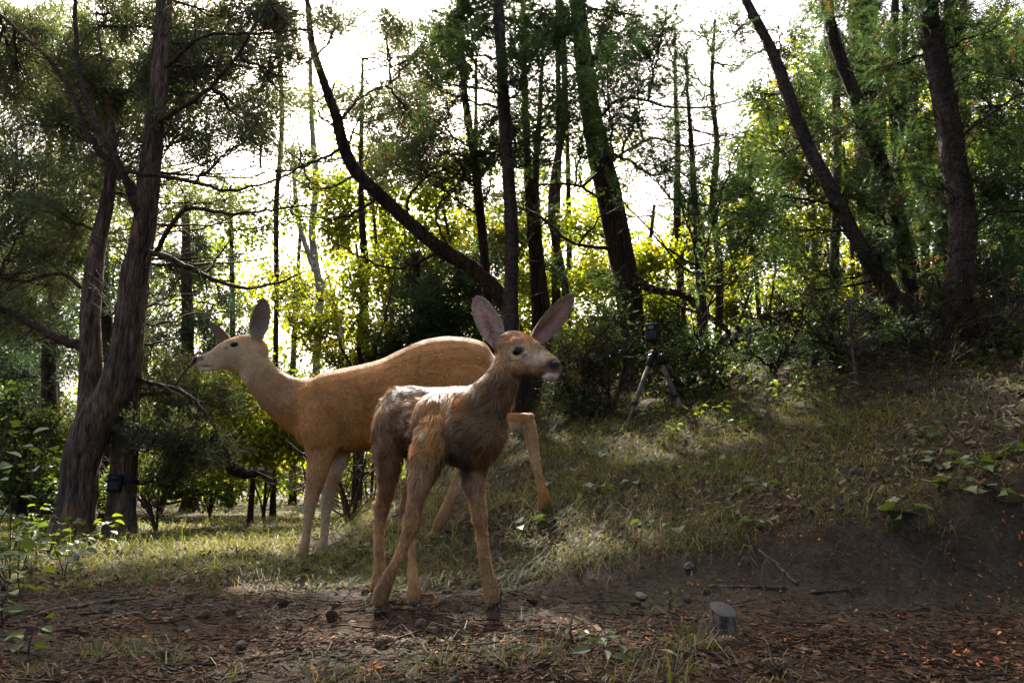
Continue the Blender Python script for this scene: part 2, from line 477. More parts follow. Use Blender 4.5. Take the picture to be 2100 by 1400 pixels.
def fur(name, V, F3, C, N, skel, skelT, count, length, width, parent, origin, seed, matl, lift=0.3, lenmul=None, curl=0.3, keep=None, var=.2):
    """short hairs over the coat, each a bent tapering strip"""
    rg = np.random.default_rng(seed)
    a, b, c = V[F3[:, 0]], V[F3[:, 1]], V[F3[:, 2]]
    ar = np.linalg.norm(np.cross(b - a, c - a), axis=1)
    if keep is not None: ar = ar * keep[F3[:, 0]]
    fi = rg.choice(len(F3), count, p=ar / ar.sum())
    r1 = np.sqrt(rg.random(count)); r2 = rg.random(count)
    w = np.stack([1 - r1, r1 * (1 - r2), r1 * r2], -1)[..., None]
    idx = F3[fi]
    P = (V[idx] * w).sum(1); n = unit((N[idx] * w).sum(1)); col = (C[idx] * w).sum(1)
    flow = np.empty_like(P)
    for s in range(0, count, 8000):
        d = ((P[s:s + 8000, None] - skel[None]) ** 2).sum(-1)
        flow[s:s + 8000] = skelT[d.argmin(1)]
    # clumped direction noise
    q = np.stack([vnoise(P[:, 0] * 60 + P[:, 1] * 33, P[:, 2] * 60, seed + k) for k in range(3)], -1)
    d = flow + curl * 2.0 * q + rg.normal(0, 0.16, P.shape)
    d = unit(d - n * (d * n).sum(1, keepdims=True))
    Ls = length * rg.uniform(0.6, 1.25, count)
    if lenmul is not None: Ls = Ls * (lenmul[idx] * w[..., 0]).sum(1)
    side = unit(np.cross(d, n)) * (width / 2 * rg.uniform(0.6, 1.3, count))[:, None]
    p0 = P - n * 0.001
    p1 = P + (d * 0.5 + n * lift * 0.9) * (Ls * 0.55)[:, None]
    p2 = P + (d * 1.0 + n * lift * 0.8 + np.array([0, 0, -0.18])) * Ls[:, None]
    VV = np.stack([p0 - side, p0 + side, p1 - side * 0.8, p1 + side * 0.8, p2], 1).reshape(-1, 3)
    k = np.arange(count)[:, None] * 5
    f4 = k + np.array([[0, 1, 3, 2]]); f3 = k + np.array([[2, 3, 4]])
    cl = 1.0 + 0.55 * vnoise(P[:, 0] * 90 + P[:, 1] * 60, P[:, 2] * 90, seed + 9)
    col = col * (rg.normal(1.0, var, count) * cl).clip(0.4, 1.8)[:, None]
    CC = np.repeat(col, 5, axis=0)
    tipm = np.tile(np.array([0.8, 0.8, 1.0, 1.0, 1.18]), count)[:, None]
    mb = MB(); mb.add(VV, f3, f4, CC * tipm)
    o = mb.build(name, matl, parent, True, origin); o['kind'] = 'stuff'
    return o

M['coat'] = simple('deer_coat', use_col=True, nscale=140, namp=0.35, bmp=0.25, bdist=0.003, rough=0.75, spec=0.2, stretch=(0.5, 1, 1))
M['hair'] = None
m_, n_, l_, out_ = mat('deer_hair')
p_ = n_.new('ShaderNodeBsdfPrincipled'); l_.new(vcol(n_), p_.inputs['Base Color'])
p_.inputs['Roughness'].default_value = 0.5; p_.inputs['Specular IOR Level'].default_value = 0.35
t_ = n_.new('ShaderNodeBsdfTranslucent'); l_.new(vcol(n_), t_.inputs[0])
x_ = n_.new('ShaderNodeMixShader'); x_.inputs[0].default_value = 0.25
l_.new(p_.outputs[0], x_.inputs[1]); l_.new(t_.outputs[0], x_.inputs[2]); l_.new(x_.outputs[0], out_.inputs[0])
M['hair'] = m_
M['eye'] = simple('dark_wet_eye', (0.006, 0.004, 0.004), rough=0.10, spec=0.35, namp=0.2, bmp=0, coat=0.0)
M['hoof'] = simple('black_hoof', (0.012, 0.011, 0.012), rough=0.35, spec=0.5, nscale=80, namp=0.3, bmp=0.2)
M['nose'] = simple('wet_black_nose', (0.008, 0.007, 0.007), rough=0.45, spec=0.3, nscale=260, namp=0.3, bmp=0.5, bdist=0.002)

def hooves(mb_list, foot, fwd, size, parent, origin):
    """cloven hoof: two pointed toes at the foot, pointing along fwd"""
    fwd = unit(np.array([fwd[0], fwd[1], 0])); sd = np.array([-fwd[1], fwd[0], 0])
    mb = MB()
    for s in (-1, 1):
        c = np.asarray(foot) + sd * s * size * 0.36
        st = []
        for t, h, w in ((-0.55, 0.95, 0.36), (0.0, 0.85, 0.42), (0.55, 0.55, 0.36), (1.0, 0.2, 0.16), (1.12, 0.06, 0.05)):
            st.append((c + fwd * t * size * 0.8 - sd * s * size * 0.10 * max(t, 0), h * size, w * size))
        V = []; k = 8
        for p, h, w in st:
            for q in range(k):
                a = q * 2 * np.pi / k
                V.append(p + sd * math.cos(a) * w + np.array([0, 0, 1.0]) * (h * 0.5 + math.sin(a) * h * 0.5))
        V = np.array(V); n = len(st)
        i = np.arange(n - 1)[:, None] * k; j = np.arange(k)[None]; j2 = (j + 1) % k
        f4 = np.stack([i + j, i + j2, i + k + j2, i + k + j], -1).reshape(-1, 4)
        f3 = [[0, q + 1, q] for q in range(1, k - 1)] + [[(n - 1) * k, (n - 1) * k + q, (n - 1) * k + q + 1] for q in range(1, k - 1)]
        f3 = [[0, q + 1, q] for q in range(1, k - 1)] + [[(n - 1) * k, (n - 1) * k + q, (n - 1) * k + q + 1] for q in range(1, k - 1)]
        mb.add(V, f3, f4, (1, 1, 1))
    return mb.build('hoof', M['hoof'], parent, True, origin)

def tri_all(f3, f4):
    return np.vstack([f3, f4[:, [0, 1, 2]], f4[:, [0, 2, 3]]])

def sphere_obj(name, c, r, matl, parent, origin, scale=(1, 1, 1), axes=None):
    V, f3, f4 = ellipsoid(c, np.asarray(scale) * r, axes, 24, 16)
    mb = MB(); mb.add(V, f3, f4); return mb.build(name, matl, parent, True, origin)

def eyelid_ring(c, r, face, w, col):
    face = unit(face); a = unit(np.cross(face, [0, 0, 1])); b = np.cross(a, face)
    t = np.linspace(0, 2 * np.pi, 25)
    P = np.asarray(c) + r * (np.cos(t)[:, None] * a * 1.15 + np.sin(t)[:, None] * b * 0.85)
    return tube(P, w, 6, False)

def ear_hair(mb, Ve, n0, nu, nv, axis, seed, pale, dark, n=900, ln=.016):
    rg = np.random.default_rng(seed); G = Ve[:n0].reshape(nu, nv, 3)
    u = rg.random(n) ** 1.3 * (nu - 2); v = np.where(rg.random(n) < .5, rg.beta(1.2, 3, n), 1 - rg.beta(1.2, 3, n)) * (nv - 1.001)
    i, j = u.astype(int), v.astype(int); a, b = (u - i)[:, None], (v - j)[:, None]
    P = (G[i, j] * (1 - b) + G[i, j + 1] * b) * (1 - a) + (G[i + 1, j] * (1 - b) + G[i + 1, j + 1] * b) * a
    cen = G[i, nv // 2]; ax = unit(axis)
    inw = unit(cen - P + 1e-6) * np.where(v / (nv - 1) < .06, -.2, .5)[:, None]
    d = unit(ax * 1.0 + inw + rg.normal(0, .22, (n, 3))); nrm = -unit(G[nu // 2, nv // 2] - (G[nu // 2, 0] + G[nu // 2, -1]) / 2)
    L = ln * rg.uniform(.5, 1.3, n)[:, None] * (1 - .5 * u[:, None] / nu); sd = unit(np.cross(d, nrm)) * .0008
    p1 = P + d * L + nrm * L * .25
    mb.add(np.stack([P - sd, P + sd, p1], 1).reshape(-1, 3), np.arange(n)[:, None] * 3 + np.arange(3)[None], None, np.repeat(np.where(rg.random((n, 1)) < .7, pale, dark) * rg.uniform(.7, 1.2, (n, 1)), 3, 0))

# ---- the doe, side on, 3.7 m away
YD = 3.70
HD = np.array([0.0, 1.0, 0.0])
def D(px, py, dy=0.0): return at(px, py, YD + dy)
doe_parts = []; sk = []; skt = []
def add_loft(L, st, H, store, flip=1, **kw):
    V, f3, f4, P, T = loft(st, H, **kw)
    store.append((V, f3, f4)); sk.append(P); skt.append(T * flip)
def YY(st, y): return [(a, b, y + c, r, s) for a, b, c, r, s in st]
add_loft(0, YY([(594, 850, 0, 20, .045), (610, 845, 0, 54, .095), (650, 847, 0, 79, .130), (700, 842, 0, 86, .152), (760, 833, 0, 89, .172), (815, 821, 0, 93, .180),
                (862, 803, 0, 97, .168), (905, 786, 0, 97, .160), (955, 779, 0, 89, .150), (1000, 780, 0, 72, .125), (1026, 778, 0, 38, .07)], YD), HD, doe_parts)
add_loft(0, YY([(512, 736, -.01, 31, .046), (528, 762, 0, 35, .050), (552, 790, 0, 39, .056), (582, 814, 0, 47, .068), (618, 832, 0, 60, .090), (660, 842, 0, 70, .115)], YD), HD, doe_parts)
add_loft(0, YY([(399, 743, -.02, 9, .018), (406, 743, -.02, 14, .026), (418, 742, -.02, 16.5, .029), (438, 738, -.02, 22, .031), (460, 731, -.015, 31, .040), (484, 727, -.01, 38, .053), (506, 727, 0, 42, .054),
                (526, 732, 0, 36, .046), (540, 740, 0, 20, .03)], YD), HD, doe_parts)
# shoulder, thigh, hip, brow
doe_parts.append(ellipsoid(D(661, 868, -.098), (.105, .056, .155)))
doe_parts.append(ellipsoid(D(662, 858, .085), (.115, .05, .165)))
doe_parts.append(ellipsoid(D(948, 812, -.095), (.19, .082, .19)))
doe_parts.append(ellipsoid(D(945, 800, .080), (.185, .075, .20)))
doe_parts.append(ellipsoid(D(477, 702, -.040), (.032, .016, .020)))
doe_parts.append(ellipsoid(D(477, 702, .022), (.032, .016, .020)))
doe_parts.append(ellipsoid(D(432, 757, -.02), (.06, .018, .010)))
doe_parts.append(ellipsoid(D(416, 755, -.02), (.018, .019, .009)))
# legs: near fore, far fore, near hind (hock raised), far hind
add_loft(0, YY([(664, 870, -.08, 46, .05), (660, 915, -.085, 37, .046), (656, 942, -.085, 27, .038), (648, 980, -.085, 20.5, .031), (641, 1012, -.085, 16.5, .027), (635, 1042, -.085, 12.5, .021), (630, 1080, -.085, 10, .0165),
                (625, 1112, -.085, 9.5, .0165), (622, 1126, -.085, 10.5, .018), (617, 1143, -.085, 9.5, .018)], YD), HD, doe_parts)
add_loft(0, YY([(690, 880, .08, 40, .05), (695, 925, .085, 27, .04), (688, 960, .085, 18, .033), (676, 1000, .085, 16, .029), (670, 1030, .085, 13, .024), (667, 1065, .085, 9.5, .018), (665, 1100, .085, 9, .0165),
                (659, 1122, .085, 11, .018), (648, 1143, .085, 10, .018)], YD), HD, doe_parts)
add_loft(0, YY([(935, 820, -.09, 70, .06), (925, 862, -.10, 52, .055), (965, 872, -.105, 38, .045), (1010, 872, -.105, 28, .035), (1050, 866, -.105, 21, .027), (1074, 863, -.105, 17, .022), (1085, 874, -.105, 15.5, .021),
                (1091, 905, -.105, 13, .019), (1098, 945, -.105, 11, .016), (1107, 985, -.105, 9.5, .0150), (1113, 1008, -.105, 11.5, .017), (1116, 1022, -.105, 13.5, .019), (1109, 1043, -.105, 9.5, .017)], YD), HD, doe_parts)
add_loft(0, YY([(960, 810, .09, 60, .06), (915, 860, .10, 46, .05), (940, 895, .10, 30, .036), (960, 930, .10, 18, .025), (955, 955, .10, 15, .022), (935, 1000, .10, 13.5, .019), (917, 1040, .10, 12.5, .017), (906, 1064, .10, 13.5, .019), (893, 1088, .10, 10, .017)], YD), HD, doe_parts)
doe_parts.append(ellipsoid(D(1087, 853, -.105), (.022, .016, .018)))
for jx, jy, jd, jr in ((640, 1018, -.085, .034), (671, 1022, .085, .032)): doe_parts.append(ellipsoid(D(jx, jy, jd), (jr * .95, jr * .8, jr * 1.25)))
# tail
add_loft(0, YY([(1015, 745, 0, 14, .03), (1036, 765, .0, 13, .03), (1046, 800, 0, 11, .028), (1049, 840, 0, 6, .015)], YD), HD, doe_parts)
V, f3, f4, N = remesh(doe_parts, 0.0088, 6)
SK, SKT = np.concatenate(sk), np.concatenate(skt)
TAN = (0.46, 0.208, 0.058); GREYT = (0.50, 0.35, 0.20); PALE = (0.56, 0.46, 0.35); WHITE = (0.80, 0.75, 0.66); DARK = (0.045, 0.034, 0.028)
bl = []
bl += [(D(555, 790), (.22, .3, .22), (0.38, 0.225, 0.105), .85), (D(510, 740), (.16, .3, .14), GREYT, .95), (D(460, 735), (.17, .3, .13), GREYT, .95)]
bl += [(D(p, q), (.16, .22, .05), (0.27, 0.110, 0.032), .75) for p, q in ((620, 775), (680, 757), (740, 746), (800, 733), (850, 712), (900, 690), (950, 688))]
bl += [(D(602, 838, -.08), (.035, .12, .10), (.20, .115, .05), .6), (D(858, 760, -.12), (.012, .12, .13), (.20, .10, .04), .45), (D(700, 870, -.13), (.035, .1, .10), (.27, .135, .05), .5)]  # neck, flank and shoulder creases: their shade painted into the coat
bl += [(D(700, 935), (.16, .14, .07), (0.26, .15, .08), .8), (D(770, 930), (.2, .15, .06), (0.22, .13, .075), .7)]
bl += [(D(1020, 745), (.055, .2, .10), WHITE, 1), (D(1030, 800), (.06, .2, .12), WHITE, .9)]
bl += [(D(640, 960, -.085), (.12, .10, .14), (0.45, 0.25, 0.11), .7), (D(632, 1070, -.085), (.09, .10, .22), (0.48, 0.32, 0.18), .9)]
bl += [(D(700, 950, .085), (.09, .09, .1), PALE, .8), (D(668, 1060, .085), (.09, .10, .28), (0.56, 0.43, 0.28), .95)]
bl += [(D(1040, 880, -.105), (.12, .1, .05), PALE, .8), (D(1095, 930, -.105), (.06, .1, .25), (0.50, 0.31, 0.15), .85), (D(1085, 850, -.105), (.045, .1, .03), (0.34, .19, .09), .8)]
bl += [(D(930, 1010, .10), (.15, .1, .24), (0.48, 0.30, 0.14), .85), (D(948, 985, .07), (.018, .08, .09), (0.66, .56, .38), .9)]
bl += [(D(432, 742, -.05), (.09, .05, .05), (.60, .45, .30), .85), (D(420, 757, -.03), (.045, .06, .022), WHITE, .95), (D(455, 764), (.09, .08, .022), PALE, .9), (D(495, 780), (.07, .08, .045), (.62, .52, .40), .9)]
bl += [(D(404, 739, -.02), (.030, .05, .034), DARK, 1), (D(413, 735, -.04), (.022, .05, .02), (.06, .045, .035), .8), (D(481, 706, -.05), (.036, .05, .026), (.5, .4, .28), .7), (D(480, 706, -.055), (.026, .05, .018), (.03, .022, .018), 1), (D(464, 713, -.05), (.014, .05, .012), (.10, .07, .05), .8)]
bl += [(D(422, 750, -.05), (.04, .05, .007), (.07, .045, .03), .95), (D(500, 690), (.05, .08, .02), (.27, .17, .09), .8)]
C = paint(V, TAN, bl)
C *= (1 + 0.30 * vnoise(V[:, 0] * 5 + V[:, 1] * 5, V[:, 2] * 6, 33) + 0.32 * vnoise(V[:, 0] * 14 + V[:, 1] * 9, V[:, 2] * 14, 31) + 0.18 * vnoise(V[:, 0] * 40, V[:, 2] * 40 + V[:, 1] * 30, 32))[:, None]
odoe = np.array([D(800, 1000)[0], YD, 0.1]); odoe[2] = float(gz(odoe[0], YD))
doe = thing('doe', 'adult tan deer with plain coat standing behind the shaggy fawn, head up', 'deer', odoe)
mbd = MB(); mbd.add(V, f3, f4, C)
# ears, in the same mesh
EARS = []
for base, tip, lw, rw, cup, face in ((D(525, 700, -.045), D(541, 611, -.06), .060, .060, .028, (-.30, -1, .0)), (D(478, 712, .035), D(428, 661, .09), .048, .042, .022, (-.75, -.6, -.25))):
    Ve, fe, n0, uu, vv = ear(base, tip, lw, rw, cup, face)
    inner = np.arange(len(Ve)) < n0
    ce = np.where(inner[:, None], np.array([.20, .125, .09]), np.array([.26, .19, .13]))
    k = (inner * smooth(.45, 1.0, np.abs(vv)) * .6)[:, None]; ce = ce * (1 - k) + np.array([.10, .075, .06]) * k
    k = (inner * smooth(.45, .05, uu) * .8)[:, None]; ce = ce * (1 - k) + np.array([.46, .37, .30]) * k
    k = (smooth(.94, 1, np.abs(vv)) * .7)[:, None]; ce = ce * (1 - k) + np.array([.42, .34, .25]) * k
    mbd.add(Ve, f4=fe, c=ce); EARS.append((Ve, n0, tip - base))
mbd.build('body', M['coat'], doe, True, odoe)
mbh = MB()
for q_, (Ve, n0, ax_) in enumerate(EARS): ear_hair(mbh, Ve, n0, 22, 13, ax_, 71 + q_, np.array([.48, .38, .29]), np.array([.14, .10, .07]), 500, .018)
mbh.build('ear_hair', M['hair'], doe, True, odoe)['kind'] = 'stuff'
EYE_D = (D(480, 706, -.053), D(480, 706, .030))
for s, e in zip((-1, 1), EYE_D):
    sphere_obj('eye', e, .0185, M['eye'], doe, odoe, (1.05, .7, .85))
for (px, py, dy, fx) in ((614, 1150, -.085, -1), (644, 1152, .085, -1), (1108, 1050, -.105, -.6), (888, 1096, .10, -1)):
    p = D(px, py, dy); hooves(None, p + np.array([0, 0, -.008]), (fx, -.25), .030, doe, odoe)
mbn = MB(); v_, a_, b_ = ellipsoid(D(403, 739, -.02), (.019, .028, .025)); mbn.add(v_, a_, b_)
mbn.build('nose', M['nose'], doe, True, odoe)
t3 = tri_all(f3, f4)
lm = np.ones(len(V)); lm = np.where(np.linalg.norm((V - D(465, 733)) / np.array([.17, .3, .13]), axis=1) < 1, .45, lm)
keep = np.ones(len(V)); 
for c0, r0 in ((D(404, 741, -.02), .034), (EYE_D[0], .025), (EYE_D[1], .022)): keep[np.linalg.norm(V - c0, axis=1) < r0] = 0.0
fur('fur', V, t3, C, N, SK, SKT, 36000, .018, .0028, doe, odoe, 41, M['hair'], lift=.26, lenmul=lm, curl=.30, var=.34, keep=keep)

# ---- the fawn, three-quarter view, 2.2 m away
sk.clear(); skt.clear()
fp = []
HB = np.array([.67, .74, 0.0]); HH = np.array([.65, .76, 0.0])
add_loft(0, [(800, 852, 2.52, 28, .035), (812, 848, 2.48, 47, .058), (835, 850, 2.43, 56, .070), (870, 857, 2.36, 61, .078), (908, 866, 2.30, 70, .084), (945, 872, 2.23, 78, .086), (978, 876, 2.17, 78, .076), (1002, 870, 2.12, 58, .056), (1016, 864, 2.09, 34, .034)], HB, fp, flip=-1)
add_loft(0, [(968, 856, 2.18, 62, .070), (996, 829, 2.13, 50, .052), (1020, 797, 2.09, 41, .042), (1036, 766, 2.065, 36, .038), (1047, 735, 2.05, 32, .038)], HB, fp, flip=-1)
add_loft(0, [(1028, 716, 2.075, 20, .026), (1041, 716, 2.06, 35, .040), (1062, 721, 2.04, 40, .047), (1084, 729, 2.01, 36, .041), (1104, 741, 1.985, 31, .032), (1122, 751, 1.965, 27, .028), (1137, 756, 1.945, 23, .025), (1147, 757, 1.937, 14, .016)], HH, fp, flip=-1)
NB = -HB
def Fw(px, py, Y): return at(px, py, Y)
fp.append(ellipsoid(Fw(900, 866, 2.225), (.075, .060, .090)))            # near shoulder
fp.append(ellipsoid(Fw(985, 885, 2.21), (.065, .05, .09)))             # far shoulder
fp.append(ellipsoid(Fw(806, 880, 2.44), (.062, .06, .095)))            # near haunch
fp.append(ellipsoid(Fw(845, 880, 2.50), (.06, .06, .09)))
fp.append(ellipsoid(Fw(815, 808, 2.44), (.03, .03, .022)))             # hip bone
fp.append(ellipsoid(Fw(1062, 702, 1.998), (.024, .016, .012)))         # brows
fp.append(ellipsoid(Fw(1106, 704, 2.055), (.020, .016, .012)))
fp.append(ellipsoid(Fw(1128, 772, 1.955), (.024, .022, .010)))         # chin
fp.append(ellipsoid(Fw(1072, 752, 2.005), (.035, .022, .022)))         # cheek
HV = np.array([0.0, 1.0, 0.0])
add_loft(0, [(822, 835, 2.45, 26, .035), (810, 868, 2.44, 40, .046), (799, 915, 2.42, 33, .042), (797, 955, 2.42, 24, .030), (793, 1000, 2.45, 17, .022), (784, 1043, 2.50, 15, .018), (778, 1075, 2.50, 12, .014), (777, 1120, 2.49, 10.5, .012), (779, 1158, 2.485, 12, .014), (776, 1185, 2.48, 13.5, .016), (768, 1212, 2.47, 12, .015)], HV, fp)
add_loft(0, [(906, 856, 2.195, 30, .032), (898, 880, 2.18, 40, .038), (882, 925, 2.15, 36, .036), (868, 968, 2.14, 27, .030), (855, 1015, 2.14, 17, .022), (845, 1060, 2.145, 16.5, .020), (839, 1088, 2.15, 15, .018), (828, 1118, 2.16, 11, .0135), (810, 1158, 2.17, 11.5, .0130), (796, 1185, 2.18, 14.5, .016), (783, 1215, 2.18, 17, .018), (776, 1240, 2.175, 13, .016)], HV, fp)
add_loft(0, [(845, 880, 2.50, 40, .045), (862, 930, 2.45, 30, .035), (855, 985, 2.43, 20, .025), (832, 1045, 2.42, 14, .018), (836, 1070, 2.40, 11.5, .015), (842, 1110, 2.37, 8.5, .012), (845, 1150, 2.34, 9, .012), (847, 1185, 2.31, 11.5, .014), (850, 1222, 2.28, 14, .017), (851, 1238, 2.27, 13, .016)], HV, fp)
add_loft(0, [(985, 885, 2.20, 42, .042), (973, 940, 2.20, 32, .032), (971, 980, 2.21, 23, .025), (978, 1025, 2.23, 16, .020), (984, 1062, 2.24, 14.5, .019), (987, 1092, 2.25, 12.5, .0145), (993, 1140, 2.26, 11.5, .0125), (1000, 1178, 2.27, 14, .0150), (1008, 1212, 2.27, 16.5, .018), (1013, 1236, 2.265, 14, .016)], HV, fp)
add_loft(0, [(800, 825, 2.52, 13, .02), (786, 845, 2.535, 13, .02), (782, 880, 2.54, 10, .016), (784, 905, 2.535, 5, .01)], HB, fp)      # tail
for jx, jy, jy3, jr in ((846, 1072, 2.143, .025), (984, 1060, 2.237, .024), (783, 1043, 2.50, .024), (832, 1050, 2.415, .022)): fp.append(ellipsoid(Fw(jx, jy, jy3), (jr, jr * .85, jr * 1.25)))
fp.append(ellipsoid(Fw(774, 1036, 2.515), (.016, .016, .018))); fp.append(ellipsoid(Fw(823, 1047, 2.425), (.018, .016, .018)))
V, f3, f4, N = remesh(fp, 0.0055, 5)
SK, SKT = np.concatenate(sk), np.concatenate(skt)
BR = (0.26, 0.142, 0.055); GR = (0.235, 0.150, 0.072); OR = (0.54, 0.255, 0.070); LEG = (0.48, 0.275, 0.110); DK = (0.060, 0.038, 0.024); BUFF = (0.50, 0.38, 0.26)
W = Fw
bl = [(W(960, 850, 2.12), (.12, .2, .14), GR, .9), (W(1010, 830, 2.08), (.09, .2, .12), GR, .7)]
bl += [(W(p, q, 2.33), (.07, .25, .045), (.11, .08, .065), .85) for p, q in ((820, 800), (850, 797), (890, 797), (930, 797), (965, 790))]
bl += [(W(885, 850, 2.12), (.075, .12, .085), OR, .8), (W(925, 830, 2.12), (.075, .1, .05), OR, .7), (W(835, 835, 2.36), (.05, .1, .03), (.33, .2, .12), .7), (W(880, 920, 2.12), (.06, .1, .06), OR, .6)]
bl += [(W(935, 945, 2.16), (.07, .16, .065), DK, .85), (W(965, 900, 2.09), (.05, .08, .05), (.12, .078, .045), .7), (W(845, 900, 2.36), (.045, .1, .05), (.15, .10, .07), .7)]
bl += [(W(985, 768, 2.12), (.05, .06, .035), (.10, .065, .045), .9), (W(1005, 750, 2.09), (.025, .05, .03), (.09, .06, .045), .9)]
for p, q, y in ((790, 1090, 2.5), (850, 1080, 2.15), (845, 1150, 2.35), (990, 1100, 2.25)):
    bl += [(W(p, q, y), (.10, .11, .28), LEG, .85)]
bl += [(W(975, 1000, 2.18), (.03, .05, .09), (.44, .31, .20), .7), (W(805, 1000, 2.45), (.06, .08, .11), (.31, .19, .105), .8), (W(862, 990, 2.11), (.05, .05, .08), (.40, .245, .13), .7)]
bl += [(W(1060, 720, 2.0), (.11, .15, .085), (.47, .28, .13), .9), (W(1075, 690, 2.01), (.07, .12, .03), (.44, .20, .07), .9), (W(1100, 738, 1.97), (.048, .06, .030), (.66, .50, .35), .9), (W(1085, 755, 1.98), (.045, .05, .016), (.42, .28, .16), .8)]
bl += [(W(1113, 712, 1.98), (.030, .05, .020), (.10, .08, .07), .75), (W(1070, 776, 2.0), (.05, .06, .022), (.45, .33, .2), .7), (W(1050, 770, 2.02), (.04, .05, .04), (.26, .15, .07), .6)]
bl += [(W(1064, 720, 1.99), (.038, .05, .030), (.70, .52, .33), .9), (W(1064, 720, 1.99), (.025, .05, .0185), (.02, .014, .012), 1), (W(1078, 731, 1.975), (.012, .03, .008), (.06, .04, .035), .8), (W(1075, 735, 1.98), (.018, .03, .007), (.55, .42, .36), .7)]
bl += [(W(1134, 749, 1.94), (.026, .05, .022), (.02, .016, .016), 1), (W(1118, 757, 1.95), (.022, .04, .012), (.12, .085, .07), .8), (W(1128, 773, 1.945), (.030, .05, .012), WHITE, 1), (W(1112, 768, 1.955), (.014, .04, .010), (.03, .024, .022), .85), (W(1140, 768, 1.93), (.018, .03, .006), WHITE, .8)]
rgs = np.random.default_rng(5)
for p, q, y in ((835, 808, 2.33), (855, 803, 2.30), (880, 800, 2.27), (905, 803, 2.22), (935, 800, 2.2), (818, 815, 2.38), (800, 832, 2.42), (812, 836, 2.38), (845, 830, 2.31), (862, 822, 2.28), (838, 850, 2.31), (850, 845, 2.29), (832, 870, 2.32), (850, 868, 2.28), (845, 885, 2.28), (862, 852, 2.26),
                (920, 832, 2.13), (925, 845, 2.12), (905, 852, 2.11), (890, 835, 2.13), (908, 820, 2.16), (798, 835, 2.42), (822, 826, 2.36), (870, 840, 2.24), (790, 845, 2.46), (878, 868, 2.1), (868, 885, 2.12)):
    bl += [(W(p + rgs.uniform(-3, 3), q, y), (rgs.uniform(.010, .017), .05, rgs.uniform(.009, .014)), (.85, .72, .58), 1.0)]
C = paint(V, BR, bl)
C *= (1 + 0.35 * vnoise(V[:, 0] * 25 + V[:, 1] * 19, V[:, 2] * 25, 51) + 0.35 * vnoise(V[:, 0] * 60 + V[:, 1] * 40, V[:, 2] * 60, 52))[:, None]
ofa = np.array([W(900, 1200, 2.3)[0], 2.3, 0.0]); ofa[2] = float(gz(ofa[0], 2.3))
fawn = thing('fawn', 'small shaggy spotted fawn with big ears standing in front of the doe', 'deer', ofa)
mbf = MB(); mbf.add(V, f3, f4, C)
for base, tip, lw, rw, cup, face in ((W(1024, 712, 2.05), W(976, 606, 2.10), .036, .040, .026, (.25, -1, .0)), (W(1092, 702, 2.055), W(1177, 604, 2.10), .034, .044, .022, (.75, -.85, -.35))):
    Ve, fe, n0, uu, vv = ear(base, tip, lw, rw, cup, face, thick=.003)
    inner = np.arange(len(Ve)) < n0
    ce = np.where(inner[:, None], np.array([.56, .30, .22]), np.array([.20, .14, .095]))
    k = (inner * smooth(.45, .9, np.abs(vv)) * .85)[:, None]; ce = ce * (1 - k) + np.array([.22, .16, .11]) * k
    k = (inner * smooth(.7, 1.0, uu) * .8)[:, None]; ce = ce * (1 - k) + np.array([.20, .155, .125]) * k
    k = (inner * np.exp(-((vv - .1) / .28) ** 2) * smooth(.8, .4, uu) * smooth(.0, .12, uu) * .9)[:, None]; ce = ce * (1 - k) + np.array([.16, .045, .032]) * k
    k = (inner * smooth(.4, .05, uu) * smooth(.2, .6, np.abs(vv)) * .9)[:, None]; ce = ce * (1 - k) + np.array([.50, .38, .32]) * k
    k = ((~inner) * smooth(.35, .0, uu) * .9)[:, None]; ce = ce * (1 - k) + np.array([.40, .22, .10]) * k
    k = (smooth(.93, 1, np.abs(vv)) * .7)[:, None]; ce = ce * (1 - k) + np.array([.50, .42, .33]) * k
    mbf.add(Ve, f4=fe, c=ce); EARS.append((Ve, n0, tip - base))
mbf.build('body', M['coat'], fawn, True, ofa)
mbh = MB()
for q_, (Ve, n0, ax_) in enumerate(EARS[2:]): ear_hair(mbh, Ve, n0, 22, 13, ax_, 81 + q_, np.array([.66, .50, .42]), np.array([.25, .17, .12]), 750, .018)
mbh.build('ear_hair', M['hair'], fawn, True, ofa)['kind'] = 'stuff'
EYE_F = (W(1063, 720, 1.990), W(1112, 715, 2.062))
sphere_obj('eye', EYE_F[0], .0165, M['eye'], fawn, ofa, (1.05, .8, .85))
sphere_obj('eye', EYE_F[1], .0135, M['eye'], fawn, ofa, (.8, 1.0, .85))
for (px, py, y, fx, fy) in ((764, 1222, 2.47, -.2, -1), (770, 1249, 2.17, -.9, -.5), (851, 1243, 2.26, .1, -1), (1016, 1243, 2.26, .45, -.9)):
    p = W(px, py, y); hooves(None, p + np.array([0, 0, -.010]), (fx, fy), .023, fawn, ofa)
mbn = MB(); v_, a_, b_ = ellipsoid(W(1136, 750, 1.944), (.0185, .021, .0165)); mbn.add(v_, a_, b_)
nose = mbn.build('nose', M['nose'], fawn, True, ofa)
t3 = tri_all(f3, f4)
dh = np.linalg.norm((V - W(1080, 730, 2.0)) / np.array([.13, .2, .09]), axis=1)
lm = np.interp(dh, [.5, 1.2], [.25, 1.0]); lm *= np.interp(V[:, 2], [.0, .30, .42], [.28, .45, 1.0]); lm[np.linalg.norm(V - W(1128, 762, 1.95), axis=1) < .06] = .12
keep = np.ones(len(V))
for c0, r0 in ((W(1137, 749, 1.942), .024), (EYE_F[0], .021), (EYE_F[1], .0165)): keep[np.linalg.norm(V - c0, axis=1) < r0] = 0.0
fur('fur', V, t3, C, N, SK, SKT, 60000, .027, .0019, fawn, ofa, 61, M['hair'], lift=.42, lenmul=lm, curl=.85, var=.40, keep=keep)
